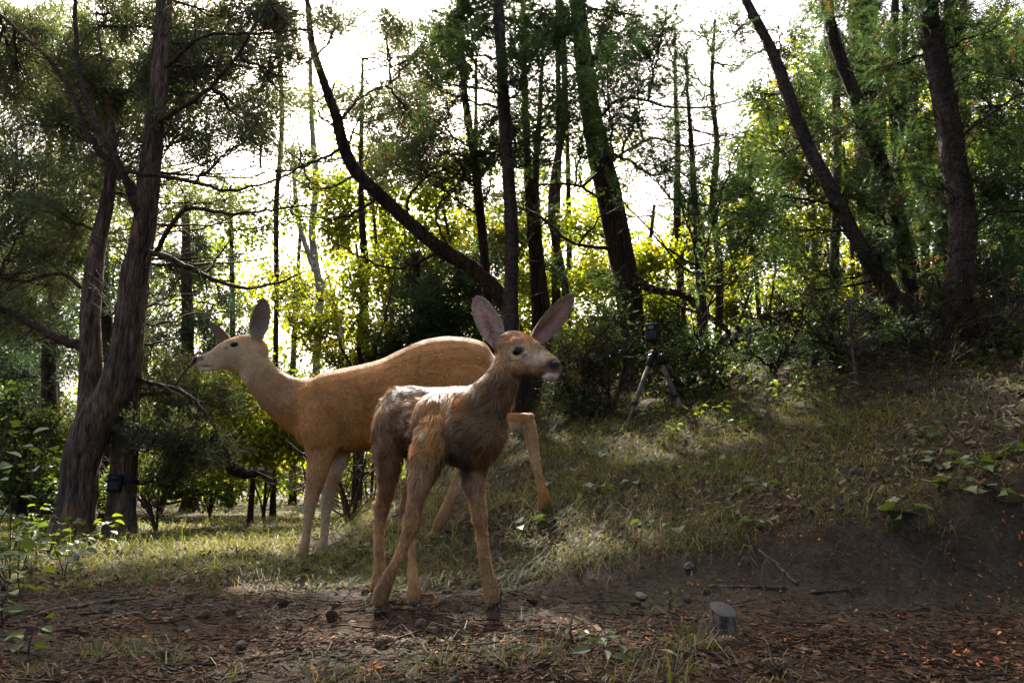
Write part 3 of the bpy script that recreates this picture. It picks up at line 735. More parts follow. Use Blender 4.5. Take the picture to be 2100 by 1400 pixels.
# ------------------------------------------------------------------ trees
# openings in the canopy that let the sun through: (x, y, z, radius x, radius y, share removed)
GAPS = [(-.26, 2.32, .66, .34, .30, 1.0), (-1.75, 4.25, .05, 1.15, 0.85, 1.0), (1.25, 4.6, .75, .75, .40, .85), (-.45, 3.7, .95, .75, .28, .9),
        (1.9, 6.2, 1.4, .8, .6, .7), (-1.1, 3.7, .9, .35, .3, .9)]
def sunny(P, rg, mg=0.0):
    k = np.ones(len(P), bool)
    for (x, y, z, rx, ry, q) in GAPS:
        t = (P[:, 2] - z) / SUNV[2]
        H = P - SUNV * t[:, None]
        d = ((H[:, 0] - x) / (rx + mg)) ** 2 + ((H[:, 1] - y) / (ry + mg)) ** 2
        k &= ~((t > 0.3) & (d < 1) & (rg.random(len(P)) < q))
    return k

def perp(D, rg):
    r = rg.normal(0, 1, D.shape)
    return unit(r - D * (r * D).sum(1, keepdims=True))

def foliage(mb, A, Dr, kind, rg, size, K, cols, jit=0.22, brown=0.0):
    """adds K leaf-sized faces at every anchor A (direction Dr)"""
    A = np.asarray(A); Dr = unit(Dr); n = len(A)
    if n == 0: return
    size = np.broadcast_to(np.asarray(size, float), (n,))
    cols = np.asarray(cols, float).reshape(-1, 3)
    ci = cols[rg.integers(0, len(cols), n)] * rg.normal(1, jit, (n, 1)).clip(.45, 1.7)
    if brown > 0:
        b = rg.random(n) < brown
        ci[b] = np.array([.17, .085, .035]) * rg.uniform(.6, 1.3, (b.sum(), 1))
    a = np.repeat(A, K, 0); d = np.repeat(Dr, K, 0); s = np.repeat(size, K); c = np.repeat(ci, K, 0)
    m = n * K
    if kind == 'jun':                                   # short scaly sprigs, bushy
        u = rg.random(m)
        rad = perp(d, rg)
        o = a + d * (u * 4.2 * s)[:, None] + rad * (s * 1.0 * rg.random(m) * (1.15 - u))[:, None]
        dd = unit(d * .8 + rad * rg.uniform(.2, 1.3, (m, 1)) + rg.normal(0, .3, (m, 3)) + np.array([0, 0, .15]))
        L = s * rg.uniform(1.1, 2.4, m); w = s * rg.uniform(.15, .32, m)
        sd = perp(dd, rg) * w[:, None]
        V = np.stack([o - sd * .5, o + sd * .5, o + dd * (L * .55)[:, None] + sd * .65, o + dd * L[:, None], o + dd * (L * .55)[:, None] - sd * .65], 1)
        f = np.array([[0, 1, 2], [0, 2, 4], [4, 2, 3]]); nv = 5
        V = V[:, [0, 2, 3]]
        f = np.array([[0, 1, 2]]); nv = 3
    elif kind == 'fir':                                 # flat feathered twig of needles
        t = np.tile((np.arange(K) + .5) / K, n)
        lat = unit(np.cross(Dr, [0, 0, 1.0]) + rg.normal(0, .35, (n, 3))); lat = unit(lat - Dr * (lat * Dr).sum(1, keepdims=True))
        up = np.cross(Dr, lat)
        sgn = np.tile(np.where(np.arange(K) % 2 == 0, 1.0, -1.0), n)
        l = np.repeat(lat, K, 0) * sgn[:, None]; u = np.repeat(up, K, 0)
        o = a + d * (t * 4.6 * s)[:, None]
        dd = unit(l + d * rg.uniform(.45, .9, (m, 1)) + u * rg.normal(.15, .35, (m, 1)))
        L = s * rg.uniform(.8, 1.2, m) * (1.1 - .5 * t); w = s * .20
        sd = unit(np.cross(dd, u)) * w[:, None] * .5 + u * (w * rg.normal(0, .3, m))[:, None]
        V = np.stack([o - sd, o + sd, o + dd * L[:, None]], 1)
        f = np.array([[0, 1, 2]]); nv = 3
    else:                                               # broad lobed leaves
        rad = perp(d, rg)
        o = a + d * (rg.uniform(-.5, 1, m) * 3.0 * s)[:, None] + rad * (s * rg.uniform(.1, 2.4, m))[:, None]
        dd = unit(rad * .8 + d * .4 + rg.normal(0, .35, (m, 3)) + np.array([0, 0, -.25]))
        nrm = unit(np.array([0, 0, 1.0]) + rg.normal(0, .55, (m, 3))); sd = unit(np.cross(dd, nrm)); nn = np.cross(sd, dd)
        L = (s * rg.uniform(.7, 1.3, m))[:, None]
        sd = sd * L
        V = np.stack([o, o + dd * L * .45 - sd * .42 + nn * L * .12, o + dd * L, o + dd * L * .45 + sd * .42 + nn * L * .12], 1)
        f = np.array([[0, 1, 2], [0, 2, 3]])
        nv = 4
    F3 = (np.arange(m)[:, None, None] * nv + f[None]).reshape(-1, 3)
    c = c * rg.normal(1, .16, (m, 1)).clip(.5, 1.6)
    mb.add(V.reshape(-1, 3), F3, None, np.repeat(c, nv, 0))

JUN = [(.125, .155, .078), (.15, .172, .085), (.105, .135, .075), (.155, .155, .080)]
SAGE = [(.085, .095, .045), (.10, .11, .05), (.07, .085, .04)]
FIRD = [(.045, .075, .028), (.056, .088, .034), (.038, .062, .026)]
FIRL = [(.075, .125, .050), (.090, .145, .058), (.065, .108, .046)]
MAP = [(.18, .23, .022), (.22, .25, .026), (.14, .20, .022), (.26, .24, .025), (.11, .17, .024)]
MAPG = [(.10, .15, .022), (.125, .18, .026), (.08, .13, .022)]
SHD = [(.045, .075, .020), (.06, .09, .022), (.035, .06, .018)]
BLUE = [(.035, .060, .035), (.045, .070, .040), (.030, .050, .028)]

class Tree:
    def __init__(self, name, label, cat, bark, seed, group=None):
        self.name, self.label, self.cat, self.bark, self.group = name, label, cat, bark, group
        self.rg = np.random.default_rng(seed); self.seed = seed
        self.T = MB(); self.L = MB(); self.C = MB(); self.B = []; self.nodes = []; self.base = None; self.leafmat = M['needle']
    def trunk(self, pts, Y, sides=16, relief=.09, root=True, flare=.35, sub=10, shag=.4):
        """pts: (px, py, width px); Y distance or list of distances"""
        Ys = Y if isinstance(Y, (list, tuple)) else [Y] * len(pts)
        P = np.array([at(p[0], p[1], y) for p, y in zip(pts, Ys)])
        R = np.array([p[2] * .5 * mpp(p[1], y) for p, y in zip(pts, Ys)])
        if root:
            g0 = P[0].copy(); g0[2] = min(float(gz(g0[0], g0[1])), P[0][2]) - .06
            if P[0][2] - g0[2] > .12: P = np.vstack([g0, P]); R = np.concatenate([[R[0] * 1.08], R])
            else: P[0] = g0
        D_ = catmull(np.column_stack([P, R]), sub)
        V, a, b = tube(D_[:, :3], D_[:, 3], sides, True, relief, self.seed % 97, flare if root else 0)
        self.T.add(V, a, b)
        if root and R.max() > .05 and shag:
            rg = self.rg; m = int(shag * 260 * np.linalg.norm(np.diff(D_[:, :3], axis=0), axis=1).sum())
            i = rg.integers(0, len(D_) - 1, m); fr = rg.random((m, 1)); p = D_[i, :3] * (1 - fr) + D_[i + 1, :3] * fr; r = (D_[i, 3:] * (1 - fr) + D_[i + 1, 3:] * fr)
            tg = unit(D_[i + 1, :3] - D_[i, :3]); od = perp(tg, rg); sd = np.cross(tg, od)
            Ls = rg.uniform(.04, .20, (m, 1)); w = rg.uniform(.004, .014, (m, 1)); l0 = rg.uniform(.000, .006, (m, 1)); l1 = rg.uniform(.002, .016, (m, 1)); sk_ = rg.normal(0, .10, (m, 1)); fl = 1 + .0 * r
            p0 = p + od * (r * 1.02 + l0) - tg * Ls / 2; p1 = p + od * (r * 1.02 + l1) + tg * Ls / 2 + sd * sk_ * Ls
            Vs = np.stack([p0 - sd * w / 2, p0 + sd * w / 2, p1 + sd * w * .35, p1 - sd * w * .35], 1).reshape(-1, 3)
            self.T.add(Vs, None, np.arange(m)[:, None] * 4 + np.arange(4)[None])
        if self.base is None: self.base = D_[0, :3].copy(); self.base[2] = float(gz(self.base[0], self.base[1]))
        self.nodes.append(D_)
        return D_
    def near(self, p):
        N = np.vstack(self.nodes); return N[((N[:, :3] - p) ** 2).sum(1).argmin()]
    def limb(self, pts, Y, r0, r1, sides=6, attach=True):
        Ys = Y if isinstance(Y, (list, tuple)) else np.linspace(Y, Y, len(pts))
        P = np.array([at(p[0], p[1], y) for p, y in zip(pts, Ys)])
        if attach:
            q = self.near(P[0])[:3]; P[0] = q
        P = catmull(P, 6); n = len(P)
        P[1:-1] += self.rg.normal(0, .006, (n - 2, 3))
        R = np.linspace(r0, r1, n)
        V, a, b = tube(P, R, sides, True, .10, self.seed % 89); m = MB(); m.add(V, a, b); self.B.append(m)
        self.nodes.append(np.column_stack([P, R])); return P
    def twigs(self, P, n, ln, r=.004, drop=.0, sub=2, rise=0.1, t0=.15):
        """bare side twigs along a polyline"""
        rg = self.rg
        for _ in range(n):
            i = int(rg.uniform(t0, 1) * (len(P) - 1)); p = P[i]
            tg = unit(P[min(i + 1, len(P) - 1)] - P[max(i - 1, 0)])
            d = unit(perp(tg[None], rg)[0] * rg.uniform(.5, 1) + tg * rg.uniform(.2, .9) + np.array([0, 0, rise]))
            L = ln * rg.uniform(.4, 1.2); k = 4
            t = np.linspace(0, 1, k + 1)[:, None]
            Q = p + d * t * L + np.array([0, 0, -drop]) * L * t ** 2 + rg.normal(0, .02 * L, (k + 1, 3)) * t
            V, a, b = tube(Q, np.linspace(r, r * .35, k + 1), 3, False); self.L.add(V, a, b)
            for _ in range(rg.integers(0, sub + 1)):
                j = rg.integers(1, k); d2 = unit(d * .6 + rg.normal(0, .5, 3)); l2 = L * rg.uniform(.2, .5)
                t2 = np.linspace(0, 1, 3)[:, None]
                Q2 = Q[j] + d2 * t2 * l2 + rg.normal(0, .05 * l2, (3, 3)) * t2
                V, a, b = tube(Q2, np.linspace(r * .5, r * .2, 3), 3, False); self.L.add(V, a, b)
    def cloud(self, c, rx, ry, Y, rY=.35, n=14, kind='jun', cols=JUN, size=.034, K=22, anch=9, r0=.014, brown=0.0, start=None, sag=.0, dead=0, gaps=True, spray=.6):
        """a limb from the stem to a clump of foliage, with its side branches"""
        mg = size * (3.0 if kind == 'fir' else 1.5)
        rg = self.rg; rx, ry, rY = rx * 1.5, ry * 1.5, rY * 1.5
        Cn = at(c[0], c[1], Y); mp = mpp(c[1], Y)
        S = self.near(at(*start, Y) if start else Cn + np.array([0, 0, -.30 * np.linalg.norm(Cn[:2] - self.base[:2])]))[:3]
        L = np.linalg.norm(Cn - S)
        end = Cn + unit(Cn - S) * rx * mp * .5
        mid = (S + Cn) / 2 + np.array([0, 0, -.08 * L + sag]) + rg.normal(0, .05 * L, 3)
        t = np.linspace(0, 1, 10)[:, None]
        P = (1 - t) ** 2 * S + 2 * t * (1 - t) * mid + t ** 2 * end
        P[1:] += rg.normal(0, .012, (9, 3))
        V, a, b = tube(P, np.linspace(r0, r0 * .3, 10), 5, False); self.L.add(V, a, b)
        E = np.array([rx * mp, rY, ry * mp])
        A = []; Dd = []
        for _ in range(n):
            i = int(rg.uniform(.30, 1) * 9); p = P[i]
            v = rg.normal(0, 1, 3); v = v / np.linalg.norm(v) * rg.uniform(.35, 1)
            q = Cn + v * E; l = np.linalg.norm(q - p)
            if gaps and not (sunny(q[None], rg, mg)[0] and sunny((q[None] + p[None]) / 2, rg, 0)[0]): continue
            m = (p + q) / 2 + rg.normal(0, .10 * l, 3) + np.array([0, 0, -.05 * l])
            k = 3; t = np.linspace(0, 1, k + 1)[:, None]
            Q = (1 - t) ** 2 * p + 2 * t * (1 - t) * m + t ** 2 * q
            V, a, b = tube(Q, np.linspace(.0055, .0018, k + 1) * (Y / 6) ** .5, 3, False); self.L.add(V, a, b)
            tt = rg.uniform(.25, 1.0, anch); j = np.minimum((tt * k).astype(int), k - 1); fr = (tt * k - j)[:, None]
            pp = Q[j] * (1 - fr) + Q[j + 1] * fr + rg.normal(0, .035, (anch, 3))
            dd = unit(Q[j + 1] - Q[j]) + rg.normal(0, spray, (anch, 3))
            A.append(pp); Dd.append(dd)
        if dead: self.twigs(P, int(dead * .6), .45, .0045, sub=2)
        if not A: return P
        A = np.vstack(A); Dd = np.vstack(Dd)
        if gaps:
            k = sunny(A, rg, mg); A, Dd = A[k], Dd[k]
        foliage(self.C, A, Dd, kind, rg, size, K, cols, brown=brown)
        return P
    def done(self):
        o = thing(self.name, self.label, self.cat, self.base, self.group)
        if self.T.n: self.T.build('trunk', self.bark, o, True, self.base)
        for m in self.B: m.build('branch', M['twig'], o, True, self.base)
        if self.L.n: self.L.build('twigs', M['twig'], o, True, self.base)['kind'] = 'stuff'
        if self.C.n: self.C.build('crown', self.leafmat, o, False, self.base)['kind'] = 'stuff'
        return o

R0 = np.random.default_rng(77)
def jitc(t, cs, **kw):
    Y = kw.pop('Y'); dY = kw.pop('dY', .5)
    for (x, y, rx, ry) in cs:
        t.cloud((x, y), rx, ry, Y + float(t.rg.uniform(-dY, dY)), **kw)

# -- twin-stemmed juniper on the left
t = Tree('juniper_tree', 'big juniper with shaggy reddish bark whose trunk forks into two stems', 'tree', M['bark_red'], 101)
t.trunk([(148, 1095, 76), (160, 1010, 68), (168, 940, 70), (190, 880, 74), (228, 815, 66), (252, 740, 58), (264, 650, 54), (278, 560, 50), (296, 460, 44), (308, 340, 40), (322, 200, 36), (334, 60, 32), (342, -120, 26)], 5.8, 22)
t.trunk([(172, 930, 40), (180, 860, 44), (186, 760, 42), (186, 650, 38), (192, 560, 36), (205, 480, 30), (222, 400, 24), (230, 300, 18), (222, 200, 12), (205, 90, 5), (196, 20, 1.5)], [5.82, 5.85, 5.9, 5.9, 5.95, 6, 6, 6, 6.05, 6.05, 6.05], 16, root=False)
b1 = t.limb([(175, 715), (120, 695), (60, 662), (0, 630), (-60, 590)], 5.85, .045, .022, 8)
b2 = t.limb([(222, 400), (190, 290), (150, 200), (90, 110), (0, 30)], 5.7, .034, .012, 7)
b3 = t.limb([(296, 460), (250, 350), (190, 240), (160, 130), (150, -20)], 5.6, .032, .016, 7)
b4 = t.limb([(300, 500), (350, 530), (430, 570), (500, 590), (570, 580), (620, 560)], 5.6, .026, .008, 6)
b5 = t.limb([(306, 440), (380, 430), (470, 440), (560, 430), (680, 420)], 5.5, .022, .006, 6)
b6 = t.limb([(312, 330), (380, 370), (470, 390), (560, 370), (640, 330)], 5.5, .020, .006, 6)
b7 = t.limb([(320, 230), (390, 210), (450, 160), (520, 60), (560, -20)], 5.6, .022, .008, 6)
b8 = t.limb([(186, 600), (120, 560), (50, 575), (-40, 560)], 5.9, .02, .008, 6)
b9 = t.limb([(330, 110), (420, 75), (520, 70), (640, 60)], 5.5, .018, .005, 6)
for b in (b1, b2, b3, b4, b5, b6, b7, b8, b9): t.twigs(b, 26, .55, .0048, .15)
t.twigs(t.nodes[0][:, :3], 90, .6, .0055, .1, t0=.45)
jitc(t, [(60, 70, 90, 60), (50, 200, 95, 80), (40, 330, 80, 80), (130, 130, 90, 80), (160, 290, 90, 80), (210, 50, 90, 60), (250, 190, 90, 80), (400, 60, 90, 60), (420, 190, 95, 80), (480, 300, 90, 60),
         (520, 140, 80, 60), (550, 240, 70, 60), (560, 350, 80, 40), (110, 420, 90, 60), (40, 480, 80, 60), (330, 120, 70, 80), (360, 290, 80, 70), (300, 30, 90, 50), (480, 40, 80, 40), (590, 60, 40, 40), (160, 500, 70, 40),
         (230, 330, 80, 80), (100, 250, 90, 80), (20, 120, 80, 80), (340, 200, 80, 80), (440, 110, 80, 60), (80, 350, 90, 60), (190, 150, 80, 60), (60, 560, 80, 50), (420, 400, 70, 30), (570, 20, 60, 40), (600, 160, 50, 50), (480, 480, 70, 30), (580, 300, 60, 40), (20, 640, 70, 50)],
     Y=6.45, dY=.45, n=19, K=11, anch=24, size=.038, brown=.05, dead=10)
t.done()
# -- the straight juniper that carries the trail camera
t = Tree('juniper_tree', 'single-stemmed juniper with the trail camera strapped to its trunk', 'tree', M['bark_red'], 102)
cam_trunk = t.trunk([(244, 1095, 58), (250, 1030, 52), (252, 980, 50), (254, 920, 50), (260, 840, 46), (266, 760, 44), (276, 660, 40), (290, 560, 36), (300, 440, 32), (312, 300, 26), (330, 120, 20)], 5.98, 18)
t.limb([(262, 900), (300, 905), (340, 890), (370, 895)], 5.8, .03, .01, 6)
b1 = t.limb([(280, 770), (330, 790), (400, 820), (450, 900), (480, 965)], 5.9, .02, .012, 6)
t.twigs(b1, 14, .3, .004)
jitc(t, [(380, 610, 70, 50), (330, 700, 50, 60), (350, 800, 60, 50), (420, 820, 60, 50), (330, 880, 60, 40), (400, 930, 70, 40), (350, 960, 50, 30), (450, 640, 60, 40), (400, 730, 50, 50)], Y=6.3, dY=.4, n=18, K=13, anch=24, cols=SAGE, brown=.05, dead=4)
jitc(t, [(330, 600, 60, 50), (480, 520, 70, 40), (370, 480, 70, 50), (570, 520, 60, 35), (500, 450, 70, 40)], Y=6.6, dY=.4, n=18, K=13, anch=24, brown=.10, dead=6)
t.done()
# -- leaning juniper, its curved stem sweeping over the doe
t = Tree('juniper_tree', 'leaning juniper with a bare curved stem arching over the doe', 'tree', M['bark_dark'], 103)
t.trunk([(1078, 850, 36), (1062, 720, 34), (1035, 620, 32), (975, 556, 30), (900, 508, 28), (830, 448, 27), (770, 392, 26), (725, 345, 25), (702, 290, 23), (690, 240, 21), (665, 170, 18), (640, 90, 14), (630, 0, 10)], 7.0, 14)
for pts in ([(900, 508), (850, 540), (790, 550), (730, 520), (690, 500)], [(830, 448), (840, 400), (880, 360), (930, 340)], [(770, 392), (740, 430), (680, 450), (600, 440)], [(702, 290), (650, 330), (590, 350), (520, 340)],
            [(690, 240), (740, 200), (800, 170)], [(940, 530), (900, 470), (900, 420), (950, 380)], [(725, 345), (690, 380), (640, 390)]):
    b = t.limb(pts, 6.9, .018, .005, 5); t.twigs(b, 12, .4, .004, .2)
jitc(t, [(690, 130, 70, 70), (640, 200, 70, 70), (700, 40, 50, 50), (740, 230, 70, 60), (800, 160, 80, 60), (840, 230, 70, 60), (620, 290, 60, 60), (760, 310, 70, 50), (560, 200, 60, 60), (600, 380, 60, 30), (860, 320, 70, 40),
         (790, 60, 60, 40), (860, 90, 80, 60), (690, 220, 70, 60), (760, 140, 60, 60)], Y=7.45, dY=.4, n=19, K=11, anch=22, size=.042, cols=JUN[:3], brown=.07, dead=6)
t.done()
# -- straight firs in the middle
t = Tree('fir_tree', 'tall straight fir with a slim bare lower trunk behind the fawn', 'tree', M['bark_grey'], 104)
t.trunk([(1052, 860, 34), (1048, 700, 31), (1047, 600, 29), (1050, 500, 28), (1044, 380, 27), (1036, 250, 25), (1028, 120, 23), (1020, -40, 20), (1015, -260, 14)], 6.4, 14)
t.twigs(t.nodes[0][:, :3], 80, .55, .004, .15, t0=.3)
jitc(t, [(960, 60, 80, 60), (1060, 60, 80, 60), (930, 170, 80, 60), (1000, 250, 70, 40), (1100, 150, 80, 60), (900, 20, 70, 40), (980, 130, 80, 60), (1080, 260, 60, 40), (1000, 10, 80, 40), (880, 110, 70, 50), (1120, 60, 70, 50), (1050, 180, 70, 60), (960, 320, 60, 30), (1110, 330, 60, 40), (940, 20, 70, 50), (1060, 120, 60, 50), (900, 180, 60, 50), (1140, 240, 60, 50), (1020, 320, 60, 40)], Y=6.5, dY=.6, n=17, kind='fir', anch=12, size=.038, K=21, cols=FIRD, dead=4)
t.done()
t = Tree('fir_tree', 'thin dark fir with broken dead twigs beside the slim straight fir', 'tree', M['bark_dark'], 105)
t.trunk([(1012, 850, 22), (1004, 680, 20), (996, 560, 19), (985, 440, 18), (972, 320, 16), (955, 210, 14), (945, 80, 11), (935, -120, 6)], 7.3, 10)
t.twigs(t.nodes[0][:, :3], 60, .6, .004, .15, t0=.3)
t.cloud((922, 225), 80, 60, 8.4, kind='fir', anch=14, size=.05, n=20, K=18, cols=FIRD)
jitc(t, [(900, 250, 70, 40), (940, 330, 60, 30), (920, 400, 70, 25), (1000, 380, 50, 30)], Y=7.3, n=14, kind='fir', anch=12, size=.040, K=17, cols=FIRD, brown=.12, dead=6)
t.done()
t = Tree('fir_tree', 'pair of thin dark stems rising from one root behind the fawn ears', 'tree', M['bark_dark'], 106)
t.trunk([(1105, 840, 20), (1100, 640, 19), (1092, 500, 18), (1082, 340, 16), (1075, 150, 13), (1070, -100, 8)], 7.6, 10)
t.trunk([(1108, 830, 20), (1120, 680, 22), (1112, 580, 20), (1102, 480, 18), (1098, 360, 15), (1106, 240, 11), (1112, 120, 6), (1116, 40, 2)], 7.6, 10, root=False)
t.twigs(t.nodes[0][:, :3], 60, .6, .004, .15, t0=.2); t.twigs(t.nodes[1][:, :3], 50, .5, .004, .15, t0=.2)
jitc(t, [(1130, 440, 50, 40), (1060, 420, 50, 30), (1150, 330, 60, 40), (1120, 540, 60, 40)], Y=7.5, n=12, kind='fir', anch=12, size=.040, K=17, cols=FIRD + FIRL, dead=8)
t.done()
# -- big dark leaning trunk behind the tripod
t = Tree('juniper_tree', 'thick dark leaning trunk standing right behind the tripod', 'tree', M['bark_dark'], 107)
t.trunk([(1308, 790, 58), (1300, 700, 54), (1288, 600, 52), (1268, 500, 52), (1248, 400, 50), (1228, 310, 46), (1210, 220, 40), (1196, 120, 36), (1186, 20, 32), (1170, -150, 26)], 7.0, 18)
b1 = t.limb([(1275, 540), (1330, 590), (1400, 605), (1450, 645), (1505, 690)], 6.8, .045, .024, 8)
b2 = t.limb([(1240, 500), (1180, 500), (1100, 440), (1050, 420)], 6.8, .022, .008, 6)
b3 = t.limb([(1225, 300), (1290, 330), (1340, 360), (1400, 330)], 6.9, .025, .008, 6)
b4 = t.limb([(1250, 400), (1180, 380), (1110, 380), (1060, 400)], 6.8, .018, .006, 5)
b5 = t.limb([(1215, 230), (1280, 200), (1380, 220), (1480, 215), (1560, 180)], 6.7, .018, .006, 5)
b6 = t.limb([(1232, 330), (1320, 290), (1420, 300), (1520, 280)], 6.7, .016, .006, 5)
for b in (b1, b2, b3, b4, b5, b6): t.twigs(b, 22, .55, .0045, .1)
t.twigs(t.nodes[0][:, :3], 50, .5, .005, .1, t0=.3)
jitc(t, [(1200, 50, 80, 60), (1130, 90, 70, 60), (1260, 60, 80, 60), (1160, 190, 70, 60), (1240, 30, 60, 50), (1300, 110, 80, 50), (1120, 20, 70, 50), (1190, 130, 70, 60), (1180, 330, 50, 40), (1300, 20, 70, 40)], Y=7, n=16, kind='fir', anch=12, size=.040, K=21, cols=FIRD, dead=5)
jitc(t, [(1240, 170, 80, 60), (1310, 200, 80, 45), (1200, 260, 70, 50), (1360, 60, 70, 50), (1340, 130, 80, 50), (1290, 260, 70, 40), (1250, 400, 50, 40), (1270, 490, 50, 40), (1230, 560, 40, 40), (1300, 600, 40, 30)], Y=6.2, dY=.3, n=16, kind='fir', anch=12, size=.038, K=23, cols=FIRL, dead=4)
t.done()
# -- young fir with bright sprays in front of the big trunk
t = Tree('fir_tree', 'young light-green fir with feathery drooping sprays behind the tripod camera', 'tree', M['bark_grey'], 108)
t.trunk([(1445, 760, 22), (1440, 640, 20), (1432, 520, 17), (1424, 400, 13), (1418, 300, 9), (1410, 190, 5), (1408, 110, 1.5)], 6.6, 10)
t.twigs(t.nodes[0][:, :3], 40, .5, .004, .2)
jitc(t, [(1330, 350, 70, 40), (1400, 420, 80, 40), (1480, 400, 80, 40), (1540, 470, 80, 45), (1350, 480, 70, 40), (1450, 520, 80, 45), (1520, 560, 80, 45), (1380, 570, 70, 40), (1300, 430, 60, 40), (1460, 610, 70, 35), (1590, 540, 60, 40), (1420, 660, 60, 25), (1290, 560, 50, 50), (1220, 620, 50, 40), (1500, 330, 60, 35), (1560, 400, 60, 40)],
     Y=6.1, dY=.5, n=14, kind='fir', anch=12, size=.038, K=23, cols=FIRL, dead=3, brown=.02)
t.done()
# -- sparse old fir against the open sky
t = Tree('fir_tree', 'thin-crowned fir with sparse twiggy boughs against the open sky', 'tree', M['bark_dark'], 118)
t.trunk([(1470, 720, 16), (1476, 560, 15), (1462, 420, 14), (1470, 300, 12), (1460, 180, 9), (1466, 40, 5)], 8.4, 9)
t.twigs(t.nodes[0][:, :3], 120, .8, .005, .15, t0=.25)
jitc(t, [(1380, 250, 70, 40), (1450, 200, 70, 40), (1510, 130, 60, 40), (1330, 310, 60, 40), (1420, 330, 70, 40), (1500, 270, 70, 40), (1390, 130, 60, 40), (1350, 400, 60, 40), (1440, 60, 50, 40), (1530, 350, 60, 40)], Y=8.4, dY=.4, n=9, kind='fir', anch=8, size=.045, K=16, cols=FIRD + FIRL, dead=18)
t.done()
# -- leaning grey stems and dark firs on the right
t = Tree('fir_tree', 'slender grey trunk leaning over the slope with a broken side branch', 'tree', M['bark_grey'], 109)
t.trunk([(1892, 725, 34), (1865, 650, 33), (1820, 590, 32), (1772, 520, 30), (1730, 440, 29), (1700, 380, 28), (1668, 320, 26), (1640, 260, 24), (1612, 180, 22), (1580, 100, 20), (1530, 0, 17), (1480, -120, 12)], 5.8, 12)
b1 = t.limb([(1728, 440), (1690, 415), (1640, 408), (1600, 402)], 5.7, .018, .010, 6)
t.twigs(t.nodes[0][:, :3], 90, .5, .0045, .2, t0=.1)
jitc(t, [(1600, 80, 70, 50), (1560, 180, 70, 50), (1640, 190, 70, 50), (1690, 280, 60, 50), (1600, 300, 70, 50), (1500, 60, 50, 40), (1660, 470, 70, 50), (1620, 400, 60, 50), (1700, 560, 70, 45), (1610, 600, 70, 40), (1740, 380, 50, 50), (1800, 520, 50, 40), (1660, 360, 50, 40), (1760, 640, 50, 30)], Y=6.3, dY=.5, n=14, kind='fir', anch=12, size=.038, K=19, cols=FIRD + FIRL[:1], brown=.03, dead=6)
t.done()
t = Tree('fir_tree', 'dark reddish trunk crossing behind the slender leaning grey trunk', 'tree', M['bark_dark'], 110)
t.trunk([(1878, 740, 32), (1870, 640, 31), (1858, 540, 30), (1838, 440, 30), (1812, 350, 29), (1785, 280, 28), (1755, 200, 26), (1720, 110, 24), (1690, 0, 20)], 6.3, 12)
t.twigs(t.nodes[0][:, :3], 80, .55, .0045, .2, t0=.1)
jitc(t, [(1700, 60, 70, 50), (1740, 150, 70, 60), (1800, 120, 70, 60), (1760, 260, 60, 50), (1840, 330, 60, 50), (1780, 420, 60, 50), (1850, 480, 60, 40), (1900, 570, 60, 40)], Y=6.4, dY=.5, n=14, kind='fir', anch=12, size=.040, K=19, cols=FIRD, brown=.03, dead=8)
t.done()
t = Tree('fir_tree', 'wide dark upright trunk deep in the shade behind the leaning trunks', 'tree', M['bark_dark'], 111)
t.trunk([(1815, 690, 62), (1800, 540, 60), (1790, 400, 58), (1782, 250, 56), (1772, 100, 54), (1765, -60, 50), (1760, -250, 40)], 8.6, 14)
t.twigs(t.nodes[0][:, :3], 60, .8, .006, .2, t0=.2)
jitc(t, [(1830, 40, 90, 60), (1700, 0, 90, 50), (1760, 90, 90, 60), (1860, 160, 80, 60), (1690, 160, 70, 60)], Y=8.6, n=16, kind='fir', anch=13, size=.05, K=24, cols=FIRD, dead=6)
t.done()
t = Tree('fir_tree', 'stout grey and rusty fir trunk rising from the brush pile', 'tree', M['bark_grey'], 112)
t.trunk([(1962, 800, 60), (1964, 700, 54), (1964, 600, 52), (1974, 500, 50), (1972, 430, 48), (1958, 340, 46), (1944, 250, 44), (1926, 150, 42), (1910, 70, 40), (1895, -20, 38), (1870, -200, 30)], 5.3, 16)
t.twigs(t.nodes[0][:, :3], 110, .55, .0045, .25, t0=.1)
b1 = t.limb([(1968, 480), (2030, 440), (2090, 430), (2160, 410)], 5.2, .014, .006, 5); t.twigs(b1, 16, .4)
b2 = t.limb([(1950, 290), (2010, 250), (2080, 200), (2150, 170)], 5.2, .016, .006, 5); t.twigs(b2, 16, .4)
b3 = t.limb([(1964, 620), (2030, 600), (2110, 610)], 5.1, .012, .005, 5); t.twigs(b3, 14, .4)
jitc(t, [(2020, 60, 80, 60), (2080, 150, 80, 60), (2030, 220, 80, 50), (2090, 330, 80, 60), (2010, 380, 70, 40), (1900, 40, 70, 50), (2070, 480, 80, 50), (2040, 590, 80, 45), (2090, 680, 70, 50), (1850, 130, 60, 50), (1990, 140, 70, 50), (2100, 30, 70, 50), (1930, 380, 50, 50), (1950, 520, 50, 50), (1920, 640, 50, 40), (2000, 660, 60, 40)], Y=5.75, dY=.5, n=15, kind='fir', anch=12, size=.038, K=21, cols=FIRD, brown=.05, dead=8)
t.done()
t = Tree('fir_tree', 'straight black-looking trunk close behind the stout grey fir', 'tree', M['bark_dark'], 113)
t.trunk([(1938, 720, 50), (1940, 560, 48), (1948, 400, 46), (1955, 250, 46), (1958, 100, 44), (1962, -60, 42)], 7.4, 12)
t.twigs(t.nodes[0][:, :3], 60, .7, .005, .2, t0=.2)
jitc(t, [(1990, 60, 80, 60), (2050, 250, 80, 60), (1880, 250, 60, 50), (2040, 420, 70, 40), (1900, 400, 50, 50), (2080, 560, 70, 50)], Y=7.4, n=15, kind='fir', anch=13, size=.042, K=24, cols=FIRD, dead=6)
t.done()
